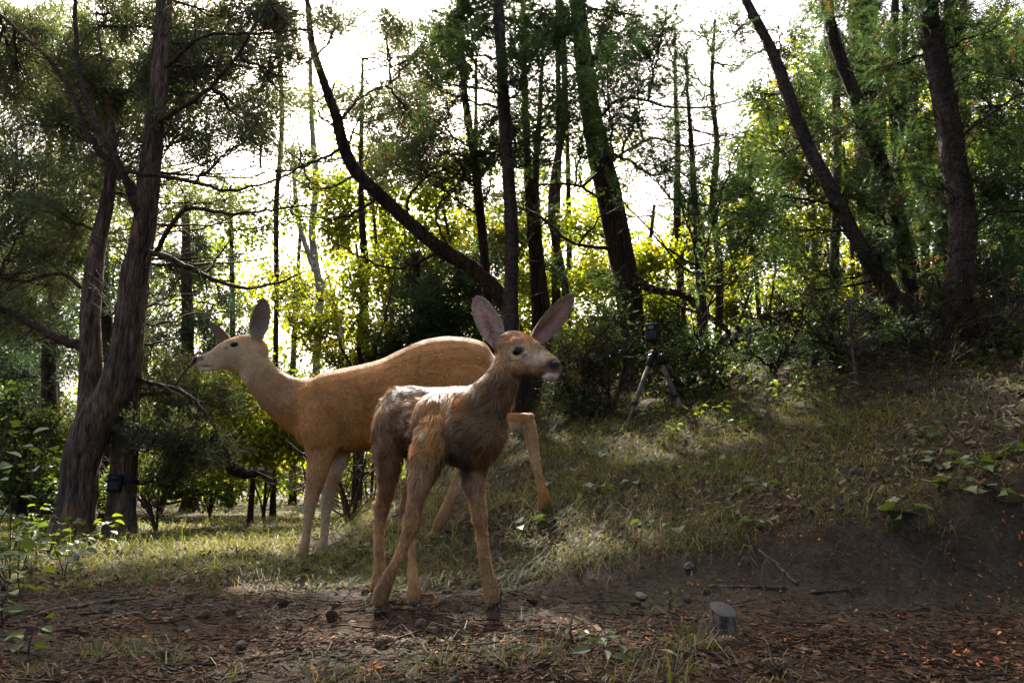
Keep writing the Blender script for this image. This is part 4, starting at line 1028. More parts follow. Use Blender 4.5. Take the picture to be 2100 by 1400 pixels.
# thin dark poles between them
for k, (lab, pts, Y) in enumerate((
        ('thin dark pole-like fir between the two leaning trunks', [(1900, 700, 20), (1870, 520, 20), (1845, 400, 19), (1832, 200, 17), (1836, 0, 14), (1840, -150, 9)], 7.9),
        ('thin leaning stem in front of bright leaves above the brush pile', [(1905, 680, 18), (1890, 420, 18), (1870, 330, 17), (1850, 230, 15), (1855, 100, 11), (1860, -120, 5)], 8.3),
        ('slim dark stem standing in bright leaves near the ridge', [(1400, 700, 16), (1395, 560, 16), (1388, 420, 15), (1390, 300, 11), (1385, 190, 7), (1384, 60, 1.5)], 9.0),
        ('dark stem at the foot of the shaggy junipers, half hidden in leaves', [(100, 1040, 40), (104, 900, 34), (100, 760, 30), (110, 620, 24), (125, 470, 18), (130, 250, 8)], 8.4),
        ('slim dark stem rising behind the fork of the twin juniper', [(214, 1020, 30), (222, 900, 28), (228, 760, 26), (214, 600, 22), (212, 480, 18), (214, 250, 8)], 8.0))):
    t = Tree('young_fir', lab, 'tree', M['bark_dark'], 120 + k)
    t.trunk(pts, Y, 9)
    t.twigs(t.nodes[0][:, :3], 50, .6, .005, .2, t0=.15)
    xs = [p[0] for p in pts]
    if k < 3: jitc(t, [(xs[2] + 20, pts[2][1], 40, 40), (xs[3] - 20, pts[3][1], 50, 50), (xs[4] + 20, pts[4][1] + 60, 50, 50)], Y=Y, n=10, kind='fir', anch=13, size=.042, K=18, cols=FIRD, dead=6)
    else: jitc(t, [(xs[3] - 60, pts[3][1] + 40, 70, 50), (xs[4] - 20, pts[4][1] + 40, 70, 60), (xs[2] - 60, pts[2][1], 60, 50), (xs[3] + 40, pts[3][1], 60, 60)], Y=Y, n=12, kind='jun', size=.04, K=18, cols=BLUE, dead=6)
    if k == 4:
        jitc(t, [(30, 60, 90, 70), (120, 40, 90, 60), (230, 90, 90, 70), (380, 130, 90, 70), (480, 90, 90, 70), (560, 170, 80, 60), (60, 200, 90, 70), (170, 230, 90, 70), (280, 250, 80, 70), (420, 260, 90, 60), (530, 290, 90, 50), (40, 330, 90, 60), (150, 400, 80, 60), (370, 370, 90, 50), (480, 400, 90, 40), (60, 450, 90, 60), (380, 30, 90, 50), (600, 380, 60, 40), (600, 250, 50, 50), (300, 460, 60, 40)],
             Y=8.2, dY=.5, n=15, K=10, anch=16, size=.052, cols=JUN, brown=.04, dead=3)
    t.done()

# -- pale aspens far behind the doe's neck
for k, (lab, pts, Y) in enumerate((
        ('pale aspen trunk seen against white sky beyond the doe, with a fork', [(650, 720, 16), (655, 600, 15), (640, 480, 14), (648, 380, 13), (640, 260, 10), (636, 120, 7)], 15),
        ('pale aspen trunk, thinner and leaning, beyond the doe', [(700, 700, 13), (668, 600, 12), (640, 540, 11), (610, 440, 10), (600, 300, 8)], 16))):
    t = Tree('aspen_tree', lab, 'tree', M['bark_pale'], 140 + k); t.leafmat = M['leaf']
    t.trunk(pts, Y, 10, .04)
    t.twigs(t.nodes[0][:, :3], 30, 1.4, .008, .1, t0=.3)
    jitc(t, [(pts[3][0] + 40, 330, 60, 50), (pts[2][0] - 50, 420, 50, 40), (pts[4][0] + 20, 200, 60, 50)], Y=Y, n=10, kind='map', size=.075, K=3, anch=8, cols=MAPG, gaps=False)
    t.done()

# -- broad-leaved small trees with the sun behind them
MAPS = [
    ('bright yellow-green maple glowing above the doe back', [(742, 790), (735, 700), (742, 600), (730, 500)], 8.2, [(690, 650, 80, 60), (610, 660, 70, 70), (680, 740, 70, 40), (750, 680, 70, 50), (720, 560, 70, 60), (590, 600, 60, 40)], MAP, .042),
    ('taller maple with thin dark stems between doe and leaning juniper', [(800, 780), (790, 640), (770, 480), (760, 330)], 10.5, [(760, 400, 80, 60), (830, 480, 70, 60), (700, 470, 50, 50), (800, 560, 70, 50), (860, 400, 70, 50), (780, 320, 70, 40), (680, 380, 50, 40), (850, 600, 60, 50)], MAPG + MAP, .07),
    ('maple thicket glowing between the slim trunks behind the fawn', [(930, 790), (940, 660), (930, 540), (910, 430)], 9.5, [(920, 560, 70, 50), (980, 620, 60, 50), (880, 640, 60, 50), (1000, 500, 50, 60), (1080, 560, 50, 60), (1150, 620, 50, 60), (1090, 480, 40, 50), (940, 480, 50, 40)], MAP, .065),
    ('yellow-green maple behind the thick dark leaning trunk', [(1350, 760), (1360, 640), (1370, 540), (1390, 430)], 9.2, [(1340, 620, 60, 60), (1400, 500, 60, 50), (1460, 560, 60, 50), (1380, 680, 60, 40), (1200, 560, 60, 50), (1230, 680, 60, 50), (1170, 680, 40, 50), (1320, 540, 40, 40), (1180, 470, 50, 40)], MAP, .06),
    ('tall pale-leaved maple under the open sky on the ridge', [(1560, 700), (1550, 560), (1530, 420), (1520, 300)], 10.5, [(1560, 330, 70, 60), (1620, 360, 60, 60), (1540, 440, 60, 50), (1600, 500, 70, 50), (1520, 560, 60, 50), (1620, 620, 60, 40), (1660, 250, 50, 60), (1580, 230, 50, 50), (1500, 640, 50, 40), (1650, 140, 50, 60)], MAP + MAPG, .07),
    ('maple glowing between the dark trunks on the slope', [(1760, 690), (1750, 560), (1740, 420), (1730, 300)], 10.0, [(1740, 340, 60, 60), (1800, 300, 50, 60), (1700, 440, 60, 60), (1860, 420, 60, 60), (1880, 250, 50, 60), (1760, 560, 60, 40), (1900, 320, 50, 50), (1840, 540, 50, 40), (1680, 600, 50, 40)], MAP, .065),
    ('deep green maple filling the shade beyond the stout grey fir', [(2040, 700), (2040, 560), (2030, 400), (2040, 250)], 9.0, [(2040, 160, 80, 80), (2080, 300, 70, 70), (2000, 280, 60, 70), (2050, 440, 80, 60), (2010, 60, 70, 60), (2090, 560, 60, 50), (1990, 540, 50, 50), (2100, 60, 60, 60)], MAPG, .06),
    ('low yellow-leaved maple sapling below the doe chin', [(520, 960), (525, 900), (510, 840), (500, 790)], 7.5, [(500, 820, 40, 40), (460, 800, 25, 15), (560, 870, 40, 40), (470, 890, 45, 35), (540, 920, 50, 35), (600, 900, 40, 40), (440, 950, 40, 25), (520, 760, 40, 30)], MAP, .045),
    ('leafy green shrub mass at the foot of the dark stem', [(40, 1060), (40, 980), (30, 900), (50, 840)], 6.8, [(20, 930, 60, 50), (80, 960, 50, 50), (30, 1010, 60, 40), (110, 1000, 40, 40), (180, 1010, 50, 30), (60, 870, 50, 40), (10, 830, 40, 40)], SHD, .045),
]
for k, (lab, st, Y, cs, cols, sz) in enumerate(MAPS):
    t = Tree('maple_tree', lab, 'tree', M['bark_dark'], 160 + k); t.leafmat = M['leaf']
    t.trunk([(p[0], p[1], 11 - 2 * i) for i, p in enumerate(st)], Y, 7, .05)
    for q in range(2):
        t.limb([st[0], (st[1][0] + (-40, 40)[q], st[1][1]), (st[2][0] + (-60, 60)[q], st[2][1]), (st[3][0] + (-80, 90)[q], st[3][1])], Y, .02, .005, 5)
    for P in t.nodes: t.twigs(P[:, :3], 14, .6, .005, 0)
    jitc(t, cs, Y=Y, dY=.6, n=14, kind='map', size=sz * .95, K=6 if k == 0 else 7, anch=11, cols=cols, spray=.9, gaps=False)
    t.done()

# -- farther conifers closing the view
BACK = [
    ('blue-green juniper far off behind the twin juniper', [(40, 1000, 30), (45, 700, 24), (50, 400, 14)], 11, [(30, 560, 90, 80), (110, 620, 90, 80), (50, 700, 90, 80), (20, 800, 80, 80), (120, 780, 80, 70), (80, 460, 80, 70), (60, 900, 90, 60)], BLUE),
    ('blue-green juniper far off between the juniper trunks and the doe head', [(390, 990, 30), (385, 700, 24), (380, 420, 14)], 11.5, [(330, 560, 70, 70), (420, 620, 80, 70), (350, 690, 70, 70), (460, 700, 60, 60), (400, 780, 80, 60), (430, 520, 70, 60), (340, 840, 70, 60), (460, 850, 60, 50), (560, 800, 60, 50)], BLUE),
    ('soft grey-green fir behind the doe shoulder', [(860, 800, 26), (858, 650, 20), (850, 520, 12)], 8.8, [(850, 640, 60, 40), (900, 680, 60, 35), (830, 700, 60, 35), (960, 640, 50, 50), (870, 580, 50, 40), (780, 720, 50, 25), (980, 560, 50, 50)], [(.06, .085, .05), (.05, .075, .045)]),
    ('shadowed fir filling the dark corner by the right-hand slope', [(2130, 760, 40), (2125, 500, 34), (2120, 200, 24), (2110, -100, 14)], 6.5, [(2080, 420, 80, 60), (2100, 560, 80, 60), (2060, 660, 80, 50), (2100, 260, 80, 60), (2090, 120, 80, 60), (2120, 700, 80, 50)], FIRD),
    ('distant dark juniper closing the gap left of the shaggy trunks', [(-60, 1010, 36), (-55, 700, 30), (-50, 300, 18)], 9, [(0, 640, 80, 70), (-30, 760, 80, 70), (10, 860, 70, 60), (-20, 520, 80, 70), (30, 960, 70, 40)], BLUE),
]
for k, (lab, pts, Y, cs, cols) in enumerate(BACK):
    t = Tree('distant_conifer', lab, 'tree', M['bark_dark'], 190 + k)
    t.trunk(pts, Y, 9)
    jitc(t, cs, Y=Y, dY=.6, n=16, kind='jun' if k != 3 else 'fir', size=.052, K=24, anch=12, cols=cols, brown=.03)
    t.done()

# -- leafy trees beyond, filling the view between the trunks
rb = np.random.default_rng(404)
FARL = [('on the far left', -80, 13), ('behind the blue-green juniper', 120, 14), ('beyond the twin juniper', 300, 15), ('beyond the doe head', 470, 14), ('under the white sky beyond the doe neck', 600, 17), ('beyond the arching juniper stem', 800, 15),
        ('straight beyond the fawn ears', 980, 14), ('beyond the thick leaning trunk', 1160, 14), ('past the young light-green fir', 1330, 15), ('on the ridge under open sky', 1500, 16), ('past the slender leaning grey trunk', 1680, 14), ('past the wide dark trunk', 1840, 13), ('beyond the stout grey fir', 2000, 13), ('past the shadowed corner fir', 2150, 12)]
for k, (where, x, Y) in enumerate(FARL):
    t = Tree('leafy_tree', 'hazy green leafy tree standing ' + where, 'tree', M['bark_dark'], 230 + k); t.leafmat = M['leaf']
    yb = 1000 - (float(gz((x - 1050) / F * Y, Y)) - .36) / Y * F
    top = {3: 380, 4: 470, 5: 420, 8: 420, 9: 380}.get(k, 120)
    t.trunk([(x, yb, 16), (x + rb.uniform(-15, 15), (yb + top) / 2, 12), (x + rb.uniform(-25, 25), top, 6)], Y, 7, .04)
    cs = []
    n = 9 if top > 300 else 13
    for _ in range(n):
        cs.append((x + rb.uniform(-105, 105), rb.uniform(top, min(yb - 30, 960)), rb.uniform(50, 80), rb.uniform(40, 65)))
    cs += [(x - 60, yb - 40, 80, 45), (x + 60, yb - 50, 80, 45)]
    cols = BLUE + MAPG[:1] if k < 3 else (MAPG if k in (0, 3, 11, 12, 13) else MAP + MAPG)
    jitc(t, cs, Y=Y, dY=.9, n=13, kind='map', size=.09 if k > 2 else .08, K=4, anch=8, cols=cols, spray=.9, gaps=False, r0=.02)
    t.done()
# -- unseen firs added outside the frame so their boughs shade the right-hand bank
for k, (lab, x, Y, w) in enumerate((('unseen fir added just past the dirt bank to shade it', 2650, 3.4, 150), ('second unseen fir added farther along the dirt bank for shade', 2900, 2.2, 200))):
    t = Tree('fir_tree', lab, 'tree', M['bark_dark'], 260 + k)
    t.trunk([(x, 1000, w), (x, 500, w * .9), (x - 20, -100, w * .7), (x - 30, -900, w * .4)], Y, 12)
    cs = []
    while len(cs) < 40:
        cx, cy = x + rb.uniform(-750, 420), rb.uniform(-1200, 500)
        if cy < -420 or cx > 2650: cs.append((cx, cy, 240, 150))
    jitc(t, cs, Y=Y, dY=.9, n=9, kind='fir', size=.10, K=10, anch=9, cols=FIRD, rY=.5)
    t.done()

# -- tall trees added for crowns above the frame that shade the trail
def upper(name, lab, bark, x, Y, w, cs, kind, cols, seed):
    t = Tree(name, lab, 'tree', bark, seed)
    yb = 1000 - (float(gz((x - 1050) / F * Y, Y)) - .36) / Y * F
    t.trunk([(x, yb, w), (x + rb.uniform(-14, 14), 620, w * .9), (x + rb.uniform(-22, 22), 420, w * .85), (x + rb.uniform(-22, 22), 200, w * .75), (x - 10, -200, w * .6), (x - 15, -800, w * .3)], Y, 10, shag=0)
    jitc(t, cs, Y=Y, dY=.5, n=9, kind=kind, size=.11, K=9, anch=9, cols=cols, rY=.6, r0=.03)
    t.done()
for k, (lab, x, Y, x0, x1) in enumerate((('tall juniper added out of view past the far left junipers for shade', -420, 6.0, -500, 500), ('tall dark fir added well behind the leaning juniper, its unseen top shading the trail', 560, 10.0, 350, 1000), ('tall dark fir added close behind the pair of thin stems, its unseen top shading the trail', 1150, 9.0, 900, 1600), ('tall dark fir added behind the wide dark trunk, its unseen top giving shade', 1700, 8.0, 1500, 2300))):
    cs = [(rb.uniform(x0, x1), rb.uniform(-820, -150), 150, 110) for _ in range(16)]
    if k in (1, 2):  # extra crown clumps set in the sun's path to shade the near trail
        for _ in range(15):
            tg = np.array([rb.uniform(-1.7, .1) if k == 1 else rb.uniform(-.3, 1.9), rb.uniform(1.15, 1.95), 0.05]); P_ = tg + SUNV * (rb.uniform(7.6, 9.0) / SUNV[1])
            v_ = P_ - CAM; zc = v_[1] * CT + v_[2] * ST; yc = -v_[1] * ST + v_[2] * CT
            cs.append((1050 + F * v_[0] / zc, 700 - F * yc / zc, 90, 80))
    upper('fir_tree', lab, M['bark_dark'], x, Y, (70, 12, 18, 22)[k], cs, 'fir', FIRD, 480 + k)
# -- two darker conifers standing well behind the leaning juniper and the slim fir
for k, (lab, pts, kind, cols, cs) in enumerate((
        ('dusky juniper whose crown shows behind the arching bare stem', [(742, 760, 20), (748, 560, 16), (740, 380, 12), (744, 120, 5)], 'jun', JUN, [(650, 130, 80, 60), (720, 180, 80, 60), (780, 130, 70, 50), (850, 110, 70, 50), (640, 230, 70, 60), (700, 280, 80, 60), (800, 240, 80, 60), (880, 200, 70, 60), (590, 180, 60, 60), (760, 330, 70, 40), (850, 310, 70, 50), (920, 100, 60, 60), (700, 70, 50, 40), (580, 300, 60, 50)]),
        ('dusky fir whose crown fills the gap behind the slim straight fir', [(1142, 740, 20), (1140, 500, 17), (1146, 250, 12), (1140, -60, 5)], 'fir', FIRD, [(960, 50, 80, 60), (1050, 40, 80, 60), (1130, 80, 80, 60), (1210, 60, 80, 60), (1260, 140, 70, 60), (1160, 190, 80, 60), (990, 180, 80, 60), (1080, 220, 80, 60), (1230, 250, 60, 60), (1000, 300, 60, 50), (1120, 320, 70, 50), (900, 60, 60, 50)]))):
    t = Tree('distant_conifer', lab, 'tree', M['bark_dark'], 530 + k)
    t.trunk(pts, 9.6, 9)
    jitc(t, cs, Y=9.6, dY=.4, n=14, kind=kind, K=11 if k == 0 else 16, anch=17 if k == 0 else 12, size=.058, cols=cols, brown=.03, dead=4)
    t.done()
# -- thickets low between the far trunks
THK = [(-40, 930, 9, 'under the far left junipers'), (90, 940, 9.5, 'behind the foot of the twin juniper'), (215, 930, 9, 'between the two shaggy juniper trunks'), (330, 930, 10, 'past the weathered grey log'), (430, 900, 9.5, 'behind the crooked fallen limb'), (540, 900, 9, 'below the doe throat'), (640, 860, 9.5, 'behind the doe chest'), (760, 810, 9, 'behind the doe back'), (900, 800, 9, 'behind the doe rump'),
       (1040, 760, 9, 'behind the fawn ears'), (1150, 750, 8.6, 'right of the fawn ears'), (1250, 720, 8.8, 'left of the thick leaning trunk'), (1390, 690, 8.8, 'right of the thick leaning trunk')]
for k, (x, y, Y, where) in enumerate(THK):
    t = Tree('thicket_shrub', 'leafy waist-high shrub ' + where, 'shrub', M['bark_dark'], 420 + k); t.leafmat = M['leaf']
    yb = 1000 - (float(gz((x - 1050) / F * Y, Y)) - .36) / Y * F
    t.trunk([(x, yb, 7), (x + 10, y, 5), (x - 5, y - 90, 3)], Y, 6, .02)
    t.limb([(x, yb), (x - 40, y), (x - 60, y - 70)], Y, .012, .005, 5); t.limb([(x, yb), (x + 40, y), (x + 60, y - 60)], Y, .012, .005, 5)
    cs = [(x + rb.uniform(-70, 70), y + rb.uniform(-70, 50), 45, 38) for _ in range(7)]
    jitc(t, cs, Y=Y, dY=.5, n=11, kind='map', size=.055, K=6, anch=9, cols=SHD if k < 3 else (MAPG if k % 3 == 0 else MAP), spray=.9, gaps=False, r0=.01)
    t.done()
# -- unseen old firs added behind the camera, their boughs cutting the overhead light
for k, (lab, gx_, gy_) in enumerate((('unseen old fir added behind the trail viewpoint, its wide boughs shading the foreground', -2.2, -1.6), ('neighbouring unseen old fir added across the trail behind the viewpoint for shade', 2.6, -1.2))):
    t = Tree('fir_tree', lab, 'tree', M['bark_dark'], 460 + k)
    g_ = np.array([gx_, gy_, float(gz(gx_, gy_))])
    P = np.array([g_ - [0, 0, .1], g_ + [0, 0, 2.0], g_ + [.1, 0, 4.5], g_ + [.1, .1, 8.0]])
    Dn = catmull(np.column_stack([P, [.17, .15, .12, .05]]), 6); V, a, b = tube(Dn[:, :3], Dn[:, 3], 12, True, .08, 5); t.T.add(V, a, b); t.base = g_; t.nodes.append(Dn)
    A = []; Dd = []
    for q in range(52):
        z = rb.uniform(3.0, 7.0); an = rb.uniform(-.35, np.pi + .35) if rb.random() < .75 else rb.uniform(0, 6.28); L = rb.uniform(2.0, 3.6)
        p0 = g_ + [.05, 0, z]; e = p0 + np.array([math.cos(an) * L, math.sin(an) * L, rb.uniform(-.5, .3)])
        tt = np.linspace(0, 1, 8)[:, None]; Q = p0 + (e - p0) * tt + np.array([0, 0, .35]) * tt * (1 - tt)
        V, a, b = tube(Q, np.linspace(.035, .008, 8), 5, False); t.L.add(V, a, b)
        for w in range(16):
            f_ = rb.uniform(.15, 1); q0 = p0 + (e - p0) * f_; sd = np.array([-math.sin(an), math.cos(an), -.1]) * rb.choice([-1, 1])
            for m in range(4): A.append(q0 + sd * m * .14 + rb.normal(0, .05, 3)); Dd.append(sd + (e - p0) / L * .7)
    foliage(t.C, np.array(A), np.array(Dd), 'fir', t.rg, .115, 9, FIRD)
    t.done()

# -- the far wood: one glowing mass of leaves beyond the last trunks
rw = np.random.default_rng(777)
mw = MB(); n = 60000
Yw = rw.uniform(17, 27, n); px = rw.uniform(-250, 2350, n)
top = 360 + 120 * vnoise(px / 170, px * 0, 61) * 2 + 60 * vnoise(px / 50, px * 0, 62) * 2 + 110 * np.exp(-((px - 620) / 120) ** 2) + 40 * np.exp(-((px - 1440) / 130) ** 2) - 220 * smooth(1650, 2000, px) - 60 * smooth(300, 0, px)
py = top + (1010 - top) * rw.random(n) ** .85
k = rw.random(n) < smooth(-.30, .10, vnoise(px / 26, py / 22, 63) + .5 * vnoise(px / 9, py / 9, 64)) * smooth(0, 120, py - top + 30)
Yw, px, py = Yw[k], px[k], py[k]; n = len(px)
A = np.stack([at(a_, b_, c_) for a_, b_, c_ in zip(px, py, Yw)])
foliage(mw, A, rw.normal(0, 1, (n, 3)), 'map', rw, .17, 1, MAP + MAPG + MAP, jit=.25)
wd = mw.build('far_wood', M['leaf'], None, False)
wd['kind'] = 'stuff'; tag(wd, 'sunlit yellow-green wood glowing far behind all the trunks', 'wood')
# ------------------------------------------------------------------ low bushes
def bush(name, lab, cat, px, py, cs, Y, seed, **kw):
    t = Tree(name, lab, cat, M['twig'], seed); t.leafmat = kw.pop('lm', M['needle'])
    g = at(px, py, Y); g[2] = float(gz(g[0], g[1]))
    for q in range(4):
        d = np.array([t.rg.uniform(-.25, .25), t.rg.uniform(-.2, .2), .35])
        P = catmull(np.array([g - [0, 0, .05], g + d * .5, g + d * 1.3 + t.rg.normal(0, .05, 3)]), 5)
        V, a, b = tube(P, np.linspace(.014, .006, len(P)), 6); t.T.add(V, a, b); t.nodes.append(np.column_stack([P, np.full(len(P), .01)]))
    t.base = g
    dead = kw.pop('bare', 0)
    if dead:
        for P in t.nodes: t.twigs(P[:, :3], dead, .6, .005, .1, sub=4)
    jitc(t, cs, Y=Y, **kw)
    return t.done()
bush('juniper_bush', 'low dark juniper bush behind the doe forelegs', 'bush', 720, 1010, [(620, 930, 60, 40), (700, 960, 70, 40), (770, 960, 60, 40), (740, 920, 70, 30), (650, 985, 60, 25)], 4.9, 301, dY=.2, n=13, K=20, size=.026, rY=.25, anch=11, cols=[(.045, .045, .018), (.07, .065, .025)], brown=.2, bare=12)
bush('dry_bush', 'tangled half-dry bush between the fawn head and the tripod', 'bush', 1180, 860, [(1150, 700, 50, 50), (1210, 740, 50, 50), (1160, 790, 50, 40), (1230, 830, 50, 30), (1250, 660, 40, 50)], 6.0, 302, dY=.3, n=12, K=12, size=.028, rY=.3, anch=7, cols=FIRD + [(.05, .045, .02)], brown=.3, bare=40)
bush('leafy_bush', 'leafy bush hugging the ground beside the trail-camera juniper', 'bush', 330, 1010, [(300, 960, 40, 30), (360, 985, 50, 25), (420, 970, 50, 30), (470, 1000, 40, 20)], 6.6, 303, dY=.3, n=10, kind='map', K=4, size=.035, anch=8, cols=MAPG, lm=M['leaf'], bare=10)
bush('leafy_bush', 'low leafy bush under the ridge log', 'bush', 1620, 720, [(1560, 690, 50, 30), (1640, 680, 50, 30), (1700, 660, 60, 30), (1500, 640, 40, 30)], 7.2, 304, dY=.3, n=10, kind='map', K=4, size=.045, anch=8, cols=MAPG, lm=M['leaf'], bare=14)
bush('leafy_bush', 'bushy greenery on the shaded slope under the stout fir', 'bush', 1820, 700, [(1780, 640, 60, 30), (1830, 670, 50, 25), (2030, 650, 60, 30), (2060, 700, 50, 30)], 6.6, 305, dY=.3, n=9, kind='map', K=4, size=.04, anch=7, cols=MAPG, lm=M['leaf'], bare=10)

for k, (lab, px, py, Y, cs, kd, cols) in enumerate((
        ('dense green bush close behind the tripod legs', 1400, 800, 5.9, [(1370, 760, 50, 40), (1430, 740, 50, 40), (1330, 720, 40, 40), (1450, 790, 50, 30)], 'map', SHD),
        ('dark fir sapling spreading low between ridge log and snag', 1580, 770, 6.0, [(1540, 720, 60, 40), (1610, 730, 60, 35), (1580, 680, 50, 35), (1650, 700, 50, 35)], 'fir', FIRD),
        ('shadowy fir sapling left of the dead sapling', 1730, 760, 5.5, [(1700, 700, 60, 40), (1760, 720, 50, 35), (1720, 640, 50, 40)], 'fir', FIRD),
        ('shadowy bush wedged between the leaning trunk and the stout fir', 1905, 790, 5.0, [(1880, 740, 50, 35), (1930, 760, 40, 35), (1850, 690, 50, 40)], 'fir', FIRD),
        ('dark bush on the far side of the stout fir', 2040, 820, 4.9, [(2030, 760, 50, 45), (2080, 800, 60, 45), (2060, 720, 50, 40), (2100, 860, 40, 40)], 'map', SHD),
        ('bushy fir sapling between the dry bush and the tripod', 1250, 820, 5.9, [(1230, 770, 45, 40), (1270, 720, 40, 40), (1180, 820, 45, 30)], 'fir', FIRD + FIRL))):
    bush('low_bush', lab, 'bush', px, py, cs, Y, 320 + k, dY=.2, n=11, kind=kd, K=5 if kd == 'map' else 20, size=.038 if kd == 'map' else .032, anch=8, rY=.22, cols=cols, lm=M['leaf'] if kd == 'map' else M['needle'], bare=14)
# ------------------------------------------------------------------ grass
def blades(mb, P, yaw, L, w, lean, cols, segs=3, droop=1.0, rg=None):
    n = len(P)
    d = np.stack([np.cos(yaw), np.sin(yaw), np.zeros(n)], -1); up = np.array([0, 0, 1.0])
    sd = np.stack([-np.sin(yaw), np.cos(yaw), np.zeros(n)], -1)
    rows = []
    for i in range(segs + 1):
        t = i / segs
        ang = lean + droop * t * 1.1
        p = P + L[:, None] * (d * (np.sin(lean + droop * .55 * t) * t)[:, None] + up * (np.cos(np.minimum(ang * .9, 2.3)) * t)[:, None])
        rows.append((p, w * (1 - t * .85)))
    V = []
    for i, (p, ww) in enumerate(rows):
        if i < segs: V += [p - sd * (ww / 2)[:, None], p + sd * (ww / 2)[:, None]]
        else: V += [p]
    V = np.stack(V, 1); nv = 2 * segs + 1
    k = np.arange(n)[:, None]
    f4 = np.concatenate([k * nv + np.array([[2 * i, 2 * i + 1, 2 * i + 3, 2 * i + 2]]) for i in range(segs - 1)]) if segs > 1 else None
    f3 = k * nv + np.array([[2 * segs - 2, 2 * segs - 1, 2 * segs]])
    mb.add(V.reshape(-1, 3), f3, f4, np.repeat(cols, nv, 0))
GG = np.array([[.060, .090, .018], [.085, .115, .022], [.11, .13, .026]]); GY_ = np.array([[.17, .18, .030], [.22, .20, .040], [.14, .15, .026]]); GS = np.array([[.21, .165, .09], [.16, .12, .065], [.26, .21, .13], [.11, .08, .045]])
rg = np.random.default_rng(900)
mbg = MB()
def scatter(n, y0, y1, fn):
    Y = np.exp(rg.uniform(math.log(y0), math.log(y1), n)); X = rg.uniform(-.80, .80, n) * (Y + .15)
    k = rg.random(n) < fn(X, Y)
    return X[k], Y[k]
def dens(X, Y):
    clump = smooth(-.20, .28, vnoise(X * 4, Y * 4, 71) + .6 * vnoise(X * 11, Y * 11, 72))
    left = smooth(-.35, -.8, X) * smooth(2.72, 3.05, Y + .3 * vnoise(X * 2, Y * 2, 73))
    mid = smooth(2.75, 3.0, Y + .25 * vnoise(X * 3, Y * 3, 74)) * smooth(-.9, -.4, X) * .75
    right = 1 - .72 * smooth(.7, 2.0, X - (Y - 3) * .25)
    return np.clip((left + mid * right) * (.22 + .78 * clump), 0, 1) * np.where(Y > 7.5, .8, 1)
X, Y = scatter(150000, 2.6, 13.0, dens)
n = len(X)
leftm = smooth(-.3, -.9, X)
q = rg.random(n)
cols = np.where((q < .34 + .22 * leftm)[:, None], GY_[rg.integers(0, 3, n)], np.where((q < .66)[:, None], GG[rg.integers(0, 3, n)], GS[rg.integers(0, 4, n)])) * rg.uniform(.7, 1.25, (n, 1)) * (1 + .35 * leftm[:, None])  # grass on the left coloured brighter to stand in for sunlight
straw = (cols[:, 2] > .04)
L = rg.gamma(4.0, .030, n).clip(.03, .32) * np.where(Y > 3.4, 1.1, .8)
blades(mbg, np.stack([X, Y, gz(X, Y) - .005], -1), rg.uniform(0, 2 * np.pi, n), L, rg.uniform(.0022, .0042, n) * np.clip(Y / 3.2, 1, 2), np.where(straw, rg.uniform(.5, 1.3, n), rg.uniform(.0, .7, n)), cols, 2, 1.1)
# straw lying down the slope behind the fawn and along the lip of the bank
def lying(n, x0, x1, yfn, sp, yaw, ln):
    X = rg.uniform(x0, x1, n); Y = yfn(X) + rg.normal(0, sp, n)
    c = .8 * np.where((rg.random(n) < .55)[:, None], GS[rg.integers(0, 4, n)], GG[rg.integers(0, 3, n)]) * rg.uniform(.7, 1.2, (n, 1))
    blades(mbg, np.stack([X, Y, gz(X, Y) + .002], -1), yaw + rg.normal(0, .55, n), rg.uniform(.6, 1.25, n) * ln, rg.uniform(.0016, .003, n), rg.uniform(.75, 1.25, n), c, 3, .75)
lying(900, -.55, .15, lambda x: 2.86 + 0 * x, .10, -2.35, .20)
lying(800, .0, .9, lambda x: 2.85 + .05 * x, .10, -1.9, .20)
lying(420, .5, 2.2, lambda x: 2.80 + .02 * x, .09, -1.7, .17)
lying(900, -1.6, -.3, lambda x: 2.95 + 0 * x, .16, -1.7, .16)
lying(3000, -.4, 2.2, lambda x: 3.5 + .3 * x, .50, -2.1, .22)
lying(1500, -2.2, -.4, lambda x: 3.4 + 0 * x, .5, -1.9, .2)
lying(2000, .2, 3.2, lambda x: 4.6 + .2 * x, .6, -2.1, .26)
